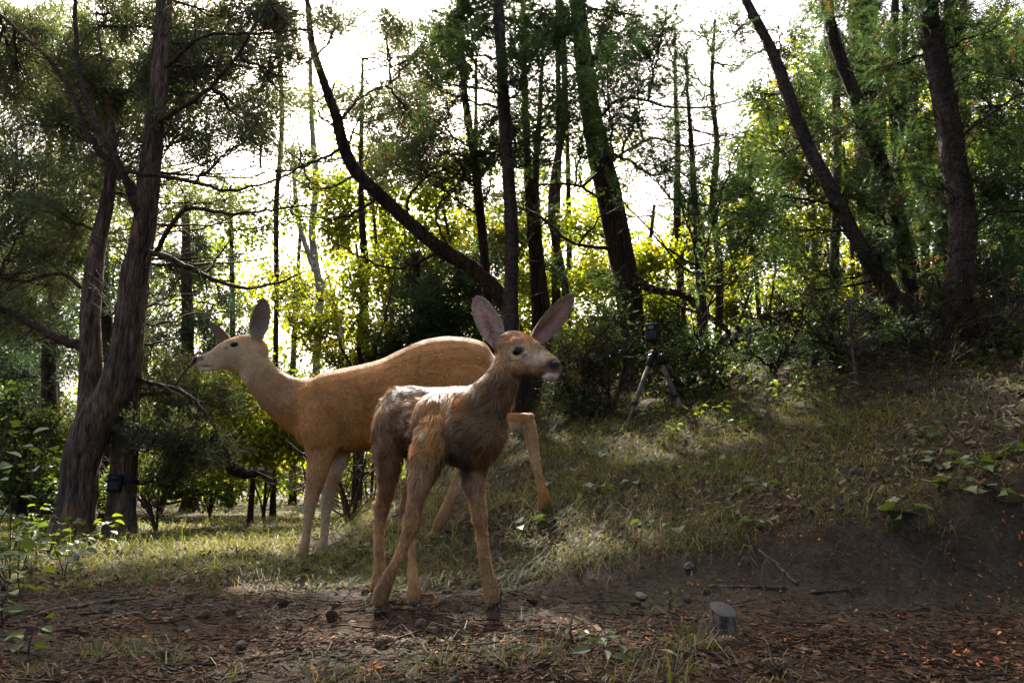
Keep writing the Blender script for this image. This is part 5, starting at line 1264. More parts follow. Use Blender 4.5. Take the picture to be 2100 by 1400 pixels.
# tussocks
def tussock(px, py, n, ln, spread, mix, yaw=None):
    c = ground_at(px, py)
    a = rg.uniform(0, 2 * np.pi, n); r = np.abs(rg.normal(0, spread, n))
    X = c[0] + r * np.cos(a); Y = c[1] + r * np.sin(a)
    q = rg.random(n)
    cols = .7 * np.where((q < mix)[:, None], GS[rg.integers(0, 4, n)], GG[rg.integers(0, 3, n)]) * rg.uniform(.7, 1.2, (n, 1))
    yw = a + rg.normal(0, .7, n) if yaw is None else yaw + rg.normal(0, .5, n)
    blades(mbg, np.stack([X, Y, gz(X, Y) - .004], -1), yw, rg.uniform(.5, 1.2, n) * ln, rg.uniform(.0016, .0032, n), rg.uniform(.1, .9, n), cols, 3, 1.25)
for a in ((260, 1350, 40, .16, .015, .25), (345, 1370, 26, .18, .01, .2), (545, 1280, 16, .13, .012, .2), (200, 1340, 60, .15, .04, .6), (480, 1390, 50, .10, .05, .5), (900, 1375, 60, .16, .05, .45), (1010, 1350, 60, .15, .05, .5), (1120, 1330, 50, .14, .05, .6),
          (1190, 1370, 60, .14, .06, .6), (1420, 1330, 70, .20, .03, .55), (1380, 1385, 60, .18, .05, .6), (1290, 1395, 60, .13, .06, .5), (640, 1395, 50, .13, .06, .6), (760, 1390, 60, .12, .06, .6), (1820, 1090, 40, .20, .03, .5), (1900, 1075, 30, .22, .03, .5), (1700, 1050, 60, .16, .06, .5),
          (1500, 1010, 70, .15, .05, .4), (1880, 1000, 50, .18, .05, .5), (1640, 900, 60, .16, .05, .3), (1380, 880, 70, .17, .06, .3), (1290, 880, 60, .16, .06, .3), (1590, 870, 70, .15, .06, .2), (1250, 960, 60, .14, .06, .4), (1720, 880, 60, .15, .05, .3), (1950, 1090, 40, .18, .04, .6), (60, 1380, 50, .14, .06, .5), (1600, 1390, 40, .1, .05, .7), (1970, 950, 50, .16, .06, .4),
          (1120, 960, 70, .14, .07, .3), (1090, 925, 60, .14, .06, .3), (1150, 990, 60, .12, .07, .4), (1060, 965, 60, .13, .06, .3), (1190, 940, 60, .13, .07, .3), (1020, 1020, 60, .12, .06, .4), (940, 1020, 60, .12, .06, .4), (1130, 900, 60, .14, .07, .3), (430, 1200, 60, .12, .05, .4), (260, 1180, 60, .13, .05, .4), (150, 1200, 60, .12, .05, .5), (345, 1190, 60, .14, .05, .3)):
    tussock(*a)
gr = mbg.build('grass', M['grass'], None, False)
gr['kind'] = 'stuff'; tag(gr, 'thin green and straw-coloured grass covering the slope and clearing', 'grass')

# ------------------------------------------------------------------ litter on the ground
mbl = MB()
def chips(n, y0, y1, fn, l0, l1, w0, w1, cols, lift=.004, tilt=.25):
    X, Y = scatter(n, y0, y1, fn); n = len(X)
    a = rg.uniform(0, 2 * np.pi, n)
    d = np.stack([np.cos(a), np.sin(a), rg.normal(0, tilt, n)], -1); s = np.stack([-np.sin(a), np.cos(a), rg.normal(0, tilt, n)], -1)
    e = .02; gxx = (gz(X + e, Y) - gz(X - e, Y)) / (2 * e); gyy = (gz(X, Y + e) - gz(X, Y - e)) / (2 * e)
    d[:, 2] += d[:, 0] * gxx + d[:, 1] * gyy; s[:, 2] += s[:, 0] * gxx + s[:, 1] * gyy
    L = rg.uniform(l0, l1, n)[:, None]; w = rg.uniform(w0, w1, n)[:, None]
    P = np.stack([X, Y, gz(X, Y) + rg.uniform(.0, lift * 2, n)], -1)
    V = np.stack([P - d * L / 2 - s * w / 2, P - d * L / 2 + s * w / 2, P + d * L / 2 + s * w / 2 * .6, P + d * L / 2 - s * w / 2 * .6], 1)
    V[:, 1:3, 2] += (rg.random((n, 2)) * .003)
    cols = np.asarray(cols); c = cols[rg.integers(0, len(cols), n)] * rg.uniform(.6, 1.3, (n, 1))
    mbl.add(V.reshape(-1, 3), None, np.arange(n)[:, None] * 4 + np.arange(4)[None], np.repeat(c, 4, 0))
BRN = [(.065, .036, .018), (.09, .046, .022), (.045, .028, .017), (.10, .066, .038), (.03, .019, .013), (.13, .09, .055), (.14, .062, .028), (.11, .050, .022)]
trail = lambda x, y: .5 + .5 * smooth(-.15, .2, vnoise(x * 3, y * 3, 81))
chips(40000, 1.15, 3.2, trail, .008, .035, .0009, .0020, BRN, .006, .18)
chips(8000, 1.15, 3.2, trail, .004, .014, .003, .006, BRN, .006, .35)
chips(9000, 3.0, 7.0, lambda x, y: .8 + 0 * x, .02, .07, .002, .005, BRN + [(.25, .2, .13)], .008, .2)
chips(16000, 2.8, 7.5, lambda x, y: .8 + 0 * x, .012, .04, .006, .016, [(.10, .06, .03), (.15, .10, .055), (.055, .04, .025), (.20, .15, .09), (.07, .075, .03)], .012, .5)
ORG = [(.40, .13, .03), (.33, .10, .025), (.45, .17, .05), (.28, .08, .025)]
chips(5200, 1.25, 3.0, lambda x, y: smooth(.0, .25, vnoise(x * 4 + 3, y * 6, 83)) * (.35 + .65 * smooth(-.4, .3, x)), .004, .012, .003, .008, ORG, .006, .4)
chips(800, 2.7, 5.0, lambda x, y: smooth(-.1, .2, vnoise(x * 3 + 3, y * 3, 84)) * smooth(-.6, .5, x), .008, .02, .005, .012, ORG[:2] + [(.15, .07, .03)], .008, .4)
chips(160, 1.6, 4.5, lambda x, y: .8 + 0 * x, .014, .028, .008, .015, [(.12, .075, .04), (.16, .11, .065), (.08, .05, .028)], .008, .35)
lt = mbl.build('needle_litter', M['litter'], None, False)
lt['kind'] = 'stuff'; tag(lt, 'brown needles, bark flakes and orange bud scales strewn over the trail', 'litter')
# clods of loose earth
mbc = MB()
X, Y = scatter(1500, 1.2, 3.0, lambda x, y: smooth(-.1, .25, vnoise(x * 2.5 + 9, y * 3, 86)))
base_v, cf3, cf4 = ellipsoid((0, 0, 0), (1, 1, 1), None, 6, 4)
for x, y in zip(X, Y):
    s = rg.uniform(.002, .006); V = base_v * (s * rg.uniform(.6, 1.3, 3)) * (1 + rg.normal(0, .12, (len(base_v), 1)))
    mbc.add(V + [x, y, float(gz_raw(x, y)) + s * .3], cf3, cf4, np.array([.030, .0235, .0165]) * rg.uniform(.6, 1.3))
cl = mbc.build('soil_clods', M['litter'], None, True)
cl['kind'] = 'stuff'; tag(cl, 'dark crumbs of loose soil scattered on the trail', 'soil')

# ------------------------------------------------------------------ fallen branches and logs
def stick(name, lab, cat, pts, w, matl='dead', Y=None, lift=.4, taper=.6, sides=7, twigs=0, seed=1, group=None, sub=6, relief=.10):
    rs = np.random.default_rng(seed)
    if Y is None:
        P = np.array([ground_at(*p) for p in pts]); P[:, 2] = gz(P[:, 0], P[:, 1])
        r = w / 2 * mpp(pts[0][1], P[0][1])
        P[:, 2] += r * lift
    else:
        Ys = Y if isinstance(Y, (list, tuple)) else [Y] * len(pts)
        P = np.array([at(p[0], p[1], y) for p, y in zip(pts, Ys)]); r = w / 2 * mpp(pts[0][1], Ys[0])
    P = catmull(P, sub); n = len(P); P[1:-1] += rs.normal(0, r * .25, (n - 2, 3))
    t = Tree(name, lab, cat, M[matl], seed); t.group = group
    V, a, b = tube(P, np.linspace(r, r * taper, n), sides, True, relief, seed % 50)
    t.base = P[0].copy(); o_ = P[0].copy()
    if twigs == 0:
        mb = MB(); mb.add(V, a, b); o = mb.build(name, M[matl], None, True, o_); o.location = [float(q) for q in o_]
        return tag(o, lab, cat, group)
    o = thing(name, lab, cat, o_, group)
    mb = MB(); mb.add(V, a, b); mb.build('stem', M[matl], o, True, o_)
    t.twigs(P, twigs, r * 14, r * .35, .1)
    t.L.build('twigs', M[matl], o, True, o_)['kind'] = 'stuff'
    return o
stick('fallen_branch', 'long bare branch curving across the needle litter to a thick butt end', 'branch', [(30, 1282), (95, 1256), (170, 1244), (240, 1234), (295, 1227)], 11, 'dead', seed=11, taper=1.2)
stick('fallen_branch', 'thin straight branch lying just below the long curved branch', 'branch', [(150, 1290), (250, 1264), (330, 1250), (412, 1243)], 8, 'dead', seed=12, taper=.7)
stick('fallen_branch', 'dark branch on the litter below the two thin crossing branches', 'branch', [(28, 1288), (110, 1296), (180, 1302), (228, 1306)], 11, 'twig', seed=13)
stick('fallen_branch', 'reddish stick running toward the small round-leaved plant in the corner', 'branch', [(10, 1336), (70, 1344), (110, 1365), (146, 1394)], 9, 'twig', seed=14)
stick('fallen_branch', 'split pale stick leaning against the dirt bank', 'branch', [(1556, 1132), (1590, 1160), (1636, 1202)], 9, 'dead', seed=15)
stick('fallen_branch', 'straight grey stick at the foot of the dirt bank', 'branch', [(1454, 1203), (1530, 1205), (1612, 1209)], 7, 'dead', seed=16)
stick('fallen_branch', 'thin pale twig lying among the straw behind the fawn foreleg', 'branch', [(1008, 1152), (1050, 1136), (1086, 1120)], 6, 'dead', seed=17, lift=2)
stick('fallen_branch', 'slim twig on the trail near the cluster of orange scales', 'branch', [(1640, 1222), (1700, 1216), (1765, 1212)], 6, 'twig', seed=18)
stick('fallen_branch', 'thin dark stick on the trail beyond the cut stub', 'branch', [(1770, 1342), (1830, 1346), (1930, 1352)], 7, 'twig', seed=19)
stick('fallen_branch', 'short stick poking from the bank top beside pale leaf', 'branch', [(1470, 1100), (1500, 1108), (1530, 1122)], 6, 'dead', seed=20)
stick('dead_branch', 'bleached dead branch arching out of the brush pile', 'branch', [(1800, 926), (1840, 885), (1880, 852), (1924, 828)], 9, 'dead', Y=[3.9, 4.0, 4.1, 4.2], seed=21, twigs=5)
stick('dead_branch', 'crooked grey dead branch near the lobed-leaf plants', 'branch', [(1975, 925), (1995, 885), (2015, 858)], 9, 'dead', Y=[3.7, 3.8, 3.9], seed=22, twigs=4)
stick('dead_branch', 'thin dead bough sprawling down the slope into the grass, topmost of three', 'branch', [(1770, 830), (1700, 880), (1620, 930), (1540, 985)], 9, 'dead', Y=[4.7, 4.4, 4.1, 3.85], seed=23, twigs=18)
stick('dead_branch', 'thin dead bough sprawling down the slope, middle of three', 'branch', [(1790, 850), (1720, 900), (1660, 950), (1610, 1000)], 8, 'dead', Y=[4.5, 4.2, 3.95, 3.75], seed=24, twigs=18)
stick('dead_branch', 'thin dead bough sprawling down the slope, lowest of three', 'branch', [(1840, 860), (1790, 920), (1730, 960), (1680, 1010)], 8, 'dead', Y=[4.3, 4.05, 3.85, 3.65], seed=25, twigs=18)
stick('fallen_log', 'dark crooked fallen limb resting on the ground below the doe chest', 'log', [(440, 890), (462, 935), (485, 968), (520, 968), (548, 975), (562, 998)], 20, 'bark_dark', Y=6.2, seed=26, taper=.8, sides=10, relief=.2)
stick('fallen_log', 'grey weathered log half buried in grass behind the trail-camera tree', 'log', [(315, 1035), (345, 1018), (385, 1010), (430, 1008)], 17, 'dead', Y=[6.5, 6.6, 6.7, 6.8], seed=27, sides=10, twigs=8)
stick('fallen_log', 'fallen trunk lying along the ridge behind the tripod', 'log', [(1490, 700), (1545, 678), (1610, 650), (1690, 612)], 30, 'bark_dark', Y=[7.2, 7.4, 7.6, 7.9], seed=28, sides=12, twigs=10, relief=.2)
stick('fallen_log', 'second thinner log propped across the ridge trunk', 'log', [(1560, 650), (1640, 640), (1720, 655)], 16, 'bark_dark', Y=[7.5, 7.4, 7.2], seed=29, sides=9, twigs=8)
stick('snag', 'broken mossy stub standing upright on the slope', 'stump', [(1660, 805), (1664, 780), (1668, 752), (1674, 722)], 22, 'bark_dark', Y=5.4, seed=30, taper=.5, sides=9, relief=.3)
stick('dead_sapling', 'thin grey dead sapling leaning on the slope left of the grey trunks', 'sapling', [(1768, 836), (1757, 770), (1746, 690), (1738, 610)], 11, 'dead', Y=[4.9, 4.9, 4.9, 4.9], seed=31, twigs=26)
# brush pile: uncountable dead twigs
mbp = MB()
for k in range(420):
    px = rg.normal(1880, 110); py = rg.normal(800, 85); Yb = rg.uniform(4.3, 5.6)
    c = at(px, py, Yb); c[2] = max(c[2] * .35 + .65 * (float(gz(c[0], c[1])) + abs(rg.normal(0, .12))), float(gz(c[0], c[1])))
    d = unit(rg.normal(0, 1, 3) * np.array([1, .7, .75])); l = rg.uniform(.12, .55)
    t_ = np.linspace(-.5, .5, 5)[:, None]
    Q = c + d * t_ * l + np.array([0, 0, -.15]) * (t_ ** 2) * l + rg.normal(0, .02 * l, (5, 3))
    V, a, b = tube(Q, np.linspace(.0035, .0012, 5), 3, False); mbp.add(V, a, b)
bp = mbp.build('brush_pile', M['twig'], None, True)
bp['kind'] = 'stuff'; tag(bp, 'tangle of grey dead twigs heaped at the foot of the stout fir', 'brush')
mbp = MB()
for k in range(520):
    X1, Y1 = scatter(1, 1.4, 6.5, lambda x, y: 1 + 0 * x)
    l = rg.uniform(.05, .22); a0 = rg.uniform(0, np.pi); t_ = np.linspace(-.5, .5, 5)
    xs = X1 + np.cos(a0) * t_ * l + rg.normal(0, .004, 5); ys = Y1 + np.sin(a0) * t_ * l + rg.normal(0, .004, 5)
    V, a, b = tube(np.stack([xs, ys, gz(xs, ys) + rg.uniform(.002, .012)], -1), np.linspace(.003, .0014, 5), 3, False); mbp.add(V, a, b)
bp = mbp.build('twig_litter', M['twig'], None, True)
bp['kind'] = 'stuff'; tag(bp, 'small broken twigs scattered over the ground', 'twigs')

# cut stub on the trail
g0 = ground_at(1488, 1316); g0[2] = float(gz(g0[0], g0[1]))
st = thing('cut_stub', 'small grey sawn stub sticking out of the trail, top cut at a slant', 'stump', g0)
ax_ = unit([-.06, -.10, 1.0]); r_ = .0235
P = np.array([g0 - ax_ * .04, g0, g0 + ax_ * .032, g0 + ax_ * .062]); P = catmull(P, 5)
V, a, b = tube(P, np.linspace(r_ * 1.2, r_, len(P)), 18, False, .05, 3, .15)
# slant the cut
s_ = 18; topn = unit([.12, -.42, .90]); nR = len(P)
for j in range(s_):
    v = V[(nR - 1) * s_ + j]; v -= ax_ * np.dot(v - P[-1], topn) / np.dot(ax_, topn)
mb = MB(); mb.add(V, a, b); mb.build('bark', M['dead'], st, True, g0)
ring = V[(nR - 1) * s_:(nR - 1) * s_ + s_]; cen = ring.mean(0)
M['cut'] = simple('weathered_cut_wood', (.034, .033, .033), rough=.9, nscale=60, namp=.5, bmp=.4)
mb = MB(); VV = np.vstack([cen + topn * .002, cen + (ring - cen) * .55 + topn * .003, ring + topn * .0015])
f = [[0, 1 + j, 1 + (j + 1) % s_] for j in range(s_)]; f4_ = [[1 + j, 1 + s_ + j, 1 + s_ + (j + 1) % s_, 1 + (j + 1) % s_] for j in range(s_)]
mb.add(VV, f, f4_); mb.build('cut_face', M['cut'], st, True, g0)

# ------------------------------------------------------------------ pine cones and stones
M['cone'] = simple('pine_cone', use_col=True, nscale=70, namp=.4, bmp=.2, rough=.7)
def cone_mesh():
    mb = MB()
    V, a, b = ellipsoid((0, 0, 0), (.5, .19, .19), None, 8, 7); mb.add(V, a, b, (.022, .014, .010))
    rg = np.random.default_rng(8)
    for i in range(10):
        x = -.44 + i * .092; rad = .215 * math.sqrt(max(.05, 1 - (x / .56) ** 2))
        m = 9
        for j in range(m):
            t = (j + .5 * (i % 2)) * 2 * np.pi / m + rg.normal(0, .08)
            o = np.array([x, rad * .45 * math.cos(t), rad * .45 * math.sin(t)]); out = np.array([.28, math.cos(t), math.sin(t)]); sd = np.array([0, -math.sin(t), math.cos(t)])
            tip = o + unit(out) * rad * 1.0; w = .075
            q = np.array([o - sd * w * .5, o + sd * w * .5, tip + sd * w * .9, tip - sd * w * .9, tip + unit(out) * .03 + np.array([.03, 0, 0])])
            c = np.array([[.03, .018, .012]] * 2 + [[.15, .09, .055]] * 2 + [[.24, .16, .10]])
            mb.add(q, [[3, 2, 4]], [[0, 1, 2, 3]], c)
    return mb.mesh('pine_cone', False)
cm = cone_mesh(); cm.materials.append(M['cone'])
CONES = [(387, 1227, 1), (417, 1263, 1.1), (577, 1238, 1.2), (473, 1257, 1), (680, 1267, 1.2), (493, 1330, 1.1), (690, 1245, .9), (750, 1213, 1.1), (917, 1213, 1), (803, 1233, .8), (907, 1237, .9), (1090, 1232, 1), (788, 1322, 1.2), (880, 1138, .9), (1303, 1237, 1),
         (1660, 1018, 1), (1447, 1210, .9), (1410, 1229, 1), (1848, 1257, 1.2), (1793, 1295, 1.2), (1532, 1296, .9), (1592, 1376, 1.3), (1472, 1095, .8), (1070, 1092, .9), (330, 1345, 1), (600, 1335, 1.1), (1940, 1330, 1)]
SPEC = [(780, 1259, 1.05, 'brown pine cone touching the fawn nearest hoof'), (862, 1284, 1.2, 'dark round pine cone seen end-on beside a pale stone'), (1700, 1298, 1.25, 'dark round pine cone seen end-on alone on bare dirt'), (1667, 1046, 1.1, 'open pine cone resting on the bank top in grass'), (1490, 1322, 1.1, 'pine cone leaning at the foot of the cut stub')]
def cone(px, py, s, lab, group=None):
    p = ground_at(px, py + 6); z = float(gz(p[0], p[1])); L = .038 * s
    o = bpy.data.objects.new('pine_cone', cm); COL.objects.link(o)
    o.location = (p[0], p[1], z + L * .22); o.scale = (L, L, L)
    yaw = rg.uniform(0, 6.28) if group else (rg.uniform(-.4, .4) if 'end-on' not in lab else 1.5)
    o.rotation_euler = (rg.uniform(0, 6.28), rg.uniform(-.2, .2), yaw)
    return tag(o, lab, 'pine cone', group)
for px, py, s in CONES:
    w_ = ('on the trail between the fallen branches and the fawn' if px < 700 else 'around the fawn hooves' if px < 950 else 'on the grassy bank above the dirt' if py < 1120 else 'at the foot of the bare dirt bank' if py < 1250 else 'on the trail around the cut stub')
    cone(px, py, s, 'brown open pine cone lying ' + w_, 'pine cones ' + w_)
for px, py, s, lab in SPEC: cone(px, py, s, lab)
M['stone'] = simple('pale_stone', (.12, .108, .094), rough=.8, nscale=40, namp=.4, bmp=.4)
def stone(px, py, w, lab, group=None, flat=.4):
    p = ground_at(px, py); z = float(gz(p[0], p[1])); r = w / 2 * mpp(py, p[1])
    bm = bmesh.new(); bmesh.ops.create_icosphere(bm, subdivisions=2, radius=1)
    for v in bm.verts:
        k = 1 + rg.normal(0, .13); v.co = Vector((v.co.x * r * k, v.co.y * r * .8 * k, v.co.z * r * flat * k))
    me = bpy.data.meshes.new('stone'); bm.to_mesh(me); bm.free(); me.materials.append(M['stone'])
    o = bpy.data.objects.new('stone', me); COL.objects.link(o); o.location = (p[0], p[1], z + r * flat * .5); o.rotation_euler = (rg.uniform(-.3, .3), rg.uniform(-.3, .3), rg.uniform(0, 6))
    return tag(o, lab, 'stone', group)
stone(1413, 1170, 24, 'white stone chip lying on the bare dirt bank', flat=.75)
stone(885, 1293, 22, 'pale flat stone beside the end-on dark pine cone')
stone(1652, 1340, 24, 'pale blocky stone on the trail beyond the cut stub', flat=.7)
stone(1468, 1378, 24, 'grey speckled stone in the grass below the cut stub', flat=.7)
stone(1315, 1226, 34, 'brownish flat stone at the foot of the dirt bank')
for a in ((430, 1244, 16), (605, 1241, 15), (622, 1240, 12), (735, 1382, 20), (590, 1200, 16), (165, 1297, 12)): stone(*a, 'small pale pebble half sunk in the needle litter left of the fawn', 'pale pebbles in the litter')

# ------------------------------------------------------------------ leafy plants with single leaves
def leaf_mesh(kind):
    if kind == 'lobed':
        pts = [(0, 0), (.06, -.20), (-.04, -.40), (.16, -.42), (.24, -.36), (.36, -.54), (.52, -.46), (.60, -.30), (.72, -.26), (.88, -.14), (1.0, 0), (.88, .14), (.72, .26), (.60, .30), (.52, .46), (.36, .54), (.24, .36), (.16, .42), (-.04, .40), (.06, .20)]
    elif kind == 'round':
        pts = [(0, 0), (.08, -.22), (.28, -.38), (.52, -.41), (.76, -.30), (.92, -.12), (1.0, 0), (.92, .12), (.76, .30), (.52, .41), (.28, .38), (.08, .22)]
    else:
        pts = [(0, 0), (.15, -.12), (.40, -.20), (.68, -.15), (1.0, 0), (.68, .15), (.40, .20), (.15, .12)]
    mb = MB(); V = [(.45, 0, -.03)] + [(x, y, abs(y) * .28 - .25 * (x - .45) ** 2) for x, y in pts]
    n = len(pts); mb.add(V, [[0, 1 + j, 1 + (j + 1) % n] for j in range(n)])
    return mb.mesh('leaf', False)
def leafobjmat(name, c):
    m, n, l, out = mat(name)
    cc = ramp(n, l, noise_tex(n, l, 6, 4), [(.3, tuple(q * .75 for q in c)), (.7, tuple(q * 1.2 for q in c))])
    d = n.new('ShaderNodeBsdfPrincipled'); l.new(cc, d.inputs['Base Color']); d.inputs['Roughness'].default_value = .5
    t = n.new('ShaderNodeBsdfTranslucent'); l.new(mul(n, l, cc, (1.4, 1.25, .4)), t.inputs[0])
    x = n.new('ShaderNodeMixShader'); x.inputs[0].default_value = .42
    l.new(d.outputs[0], x.inputs[1]); l.new(t.outputs[0], x.inputs[2]); l.new(x.outputs[0], out.inputs[0])
    return m
LM = {}
for kd in ('lobed', 'round', 'lance'):
    for nm, c in (('green', (.075, .125, .035)), ('blue', (.075, .12, .065)), ('lime', (.14, .19, .03))):
        me = leaf_mesh(kd); me.materials.append(leafobjmat(f'{kd}_leaf_{nm}', c)); LM[kd, nm] = me
def put_leaf(me, p, d, size, parent, org, roll=0.0):
    o = bpy.data.objects.new('leaf', me); COL.objects.link(o); o.parent = parent
    x = Vector(unit(d)); up = Vector((0, 0, 1)) if abs(x.z) < .9 else Vector((1, 0, 0))
    y = up.cross(x).normalized(); z = x.cross(y)
    Rm = Matrix((x, y, z)).transposed().to_4x4() @ Matrix.Rotation(roll, 4, 'X')
    o.matrix_local = Matrix.Translation(Vector(p) - Vector(org)) @ Rm @ Matrix.Diagonal((size, size, size, 1))
    return o
def plant(px, py, h, nl, size, kd, nm, lab, group=None, name='seedling', spread=.5, stems=1):
    g = ground_at(px, py); g[2] = float(gz(g[0], g[1]))
    root = thing(name, lab, 'plant', g, group); mb = MB()
    for s in range(stems):
        top = g + np.array([rg.normal(0, spread * h * .4), rg.normal(0, spread * h * .3), h * rg.uniform(.75, 1.1)])
        P = catmull(np.array([g - [0, 0, .01], (g + top) / 2 + rg.normal(0, .08 * h, 3), top]), 4)
        V, a, b = tube(P, np.linspace(.003, .0012, len(P)), 4, False); mb.add(V, a, b)
        for i in range(nl // stems):
            t = .3 + .7 * (i + 1) / (nl // stems); q = P[min(int(t * (len(P) - 1)), len(P) - 1)]
            an = i * 2.4 + rg.normal(0, .4); d = np.array([math.cos(an), math.sin(an), rg.uniform(-.1, .45)])
            st_ = size * rg.uniform(.3, .8)
            e = q + unit(d) * st_
            V, a, b = tube(np.array([q, (q + e) / 2 + [0, 0, .005], e]), .0009, 3, False); mb.add(V, a, b)
            put_leaf(LM[kd, nm], e, [d[0], d[1], d[2] - .35], size * rg.uniform(.7, 1.2), root, g, rg.normal(0, .35))
    mb.build('stem', M['twig'], root, True, g)
    return root
lob = 'lobed-leaf seedling growing in the grass of the slope'
for a in ((1385, 968), (1562, 1004), (1325, 1082), (1543, 1088), (1130, 1082), (1075, 1088), (1240, 935), (740, 1135), (1400, 1098), (1230, 1020), (1465, 960), (1130, 1000), (1620, 960), (690, 1060), (1300, 1000)):
    nm = 'blue' if rg.random() < .6 else 'green'
    plant(*a, rg.uniform(.03, .06), rg.integers(4, 7), rg.uniform(.045, .06), 'lobed', nm, ('blue-green ' if nm == 'blue' else 'deep green ') + lob, nm + ' lobed seedlings in the slope grass')
lob2 = 'large lobed-leaf plant in the shade right of the sprawling dead boughs'
for a in ((2000, 975), (1975, 1012), (2040, 1035), (1850, 1078), (1925, 960), (2075, 940), (1900, 905)):
    plant(*a, rg.uniform(.05, .10), 7, rg.uniform(.042, .056), 'lobed', 'green', lob2, 'lobed plants in the right-hand shade')
for a in ((1270, 1345), (1180, 1320), (1330, 1370), (1215, 1330), (1245, 1352)):
    plant(*a, rg.uniform(.03, .05), 4, .04, 'lance', 'blue', 'small plant with pointed blue-green leaves at the near edge of the trail', 'pointed-leaf plants by the trail edge')
plant(1024, 1240, .07, 14, .016, 'round', 'green', 'tiny bushy sprig standing against the fawn forehoof', None, 'sprig')
plant(1370, 1255, .06, 12, .016, 'round', 'green', 'tiny leafy sprig at the foot of the bank beside a flat stone', None, 'sprig')
LOOK = {'lime': 'bright lime', 'green': 'deep green', 'blue': 'blue-green'}
def kindlab(kd, nm, rest): return f'{LOOK[nm]} {kd}-leaved {rest}'
for k in range(46):
    px, py = rg.uniform(1330, 1760), rg.uniform(720, 905)
    if py < 700 + (px - 1330) * .02: continue
    kd = 'round' if rg.random() < .6 else 'lobed'; nm = 'lime' if rg.random() < .55 else 'green'
    plant(px, py, rg.uniform(.06, .16), 9, rg.uniform(.035, .05), kd, nm, kindlab(kd, nm, 'plant on the upper slope between tripod and brush pile'), f'{nm} {kd}-leaved plants on the upper slope')
lef = 'low leafy plant growing at the foot of the twin juniper'
for k, a in enumerate(((150, 1110), (190, 1090), (120, 1075), (215, 1120), (60, 1120), (100, 1150), (30, 1090), (160, 1140), (20, 1150), (70, 1080), (130, 1190), (40, 1185), (90, 1100), (10, 1215), (185, 1060), (50, 1060), (110, 1120), (25, 1120), (75, 1160), (5, 1180), (140, 1100), (45, 1230))):
    plant(*a, rg.uniform(.12, .26), 12, rg.uniform(.045, .06), 'round', 'green' if k % 3 else 'lime', kindlab('round', 'green' if k % 3 else 'lime', 'low plant at the foot of the twin juniper'), ('green' if k % 3 else 'lime') + ' leafy plants under the twin juniper', stems=2)
plant(20, 1200, .62, 30, .055, 'round', 'green', 'tall round-leaved shrub rising at the left edge of the clearing', None, 'shrub', .35, 3)
plant(-40, 1230, .66, 24, .055, 'round', 'green', 'round-leaved shrub half out of view beside the tall round-leaved shrub', None, 'shrub', .35, 3)
plant(60, 1350, .07, 7, .032, 'round', 'green', 'small round-leaved plant in the needle litter by the reddish stick', None, 'seedling')
plant(10, 1290, .09, 7, .034, 'round', 'green', 'dark leafy plant beside the butt of the long curved branch', None, 'seedling')
for k in range(26):
    px, py = rg.uniform(230, 640), rg.uniform(1015, 1075)
    nm = 'lime' if rg.random() < .6 else 'green'
    plant(px, py, rg.uniform(.05, .12), 7, rg.uniform(.03, .045), 'round', nm, kindlab('round', nm, 'plant in the sunlit grass behind the doe'), f'{nm} plants in the sunlit grass')

# ------------------------------------------------------------------ trail cameras and tripod
M['plastic'] = simple('dark_camera_plastic', (.012, .0125, .012), rough=.6, spec=.2, nscale=60, namp=.3, bmp=.15)
M['panel'] = simple('grey_camera_panel', (.024, .027, .027), rough=.6, spec=.2, nscale=30, namp=.5, bmp=.15)
M['glass'] = simple('black_lens_glass', (.004, .004, .005), rough=.08, spec=.8, namp=.1, bmp=0, coat=.6)
M['camo'] = simple('camouflage_tape', (.10, .085, .064), rough=.8, nscale=25, namp=.75, bmp=.3)
M['metal'] = simple('brushed_metal_plate', (.40, .40, .40), rough=.35, metallic=.8, nscale=50, namp=.2, bmp=.1)
M['red'] = simple('red_plastic_ring', (.35, .03, .02), rough=.4, namp=.2, bmp=0)
M['strap'] = simple('black_webbing_strap', (.012, .012, .012), rough=.8, nscale=150, namp=.4, bmp=.3)
def rbox(name, c, s, R, matl, parent, org, bev=.006):
    V, f = boxv(c, s, R); mb = MB(); mb.add(V, None, f)
    return bevelled(mb.build(name, matl, parent, False, org), bev)
def trailcam(c, yaw, lab, pitch=0.0, W_=.10, H_=.135, D_=.06):
    fwd = np.array([math.sin(yaw) * math.cos(pitch), -math.cos(yaw) * math.cos(pitch), math.sin(pitch)]); side = unit(np.cross([0, 0, 1.0], fwd)); up = np.cross(fwd, side)
    R = np.array([side, -fwd, up])
    c = np.asarray(c); root = thing('trail_camera', lab, 'camera', c - up * H_ / 2)
    og = c - up * H_ / 2
    rbox('housing', c, (W_, D_, H_), R, M['plastic'], root, og, .010)
    f0 = c + fwd * D_ / 2
    rbox('lens_panel', f0 + up * H_ * .22 + fwd * .003, (W_ * .62, .010, H_ * .30), R, M['plastic'], root, og, .004)
    rbox('lens_window', f0 + up * H_ * .24 + fwd * .0075, (W_ * .40, .006, H_ * .18), R, M['glass'], root, og, .003)
    rbox('flash_panel', f0 - up * H_ * .17 + fwd * .003, (W_ * .80, .010, H_ * .42), R, M['panel'], root, og, .004)
    rbox('latch', c + side * (W_ / 2 + .003), (.010, D_ * .45, H_ * .28), R, M['plastic'], root, og, .003)
    V, a, b = ellipsoid(f0 + up * H_ * .02 + fwd * .004, (.009, .007, .009)); mb = MB(); mb.add(V, a, b); mb.build('motion_sensor', M['glass'], root, True, og)
    return root, R, og
tr = cam_trunk[np.abs(cam_trunk[:, 2] - at(254, 992, 5.98)[2]).argmin()]
cpos = np.array([tr[0] + .004, tr[1] - tr[3] - .026, tr[2]])
root, R, og = trailcam(cpos, .12, 'dark trail camera strapped to the juniper trunk')
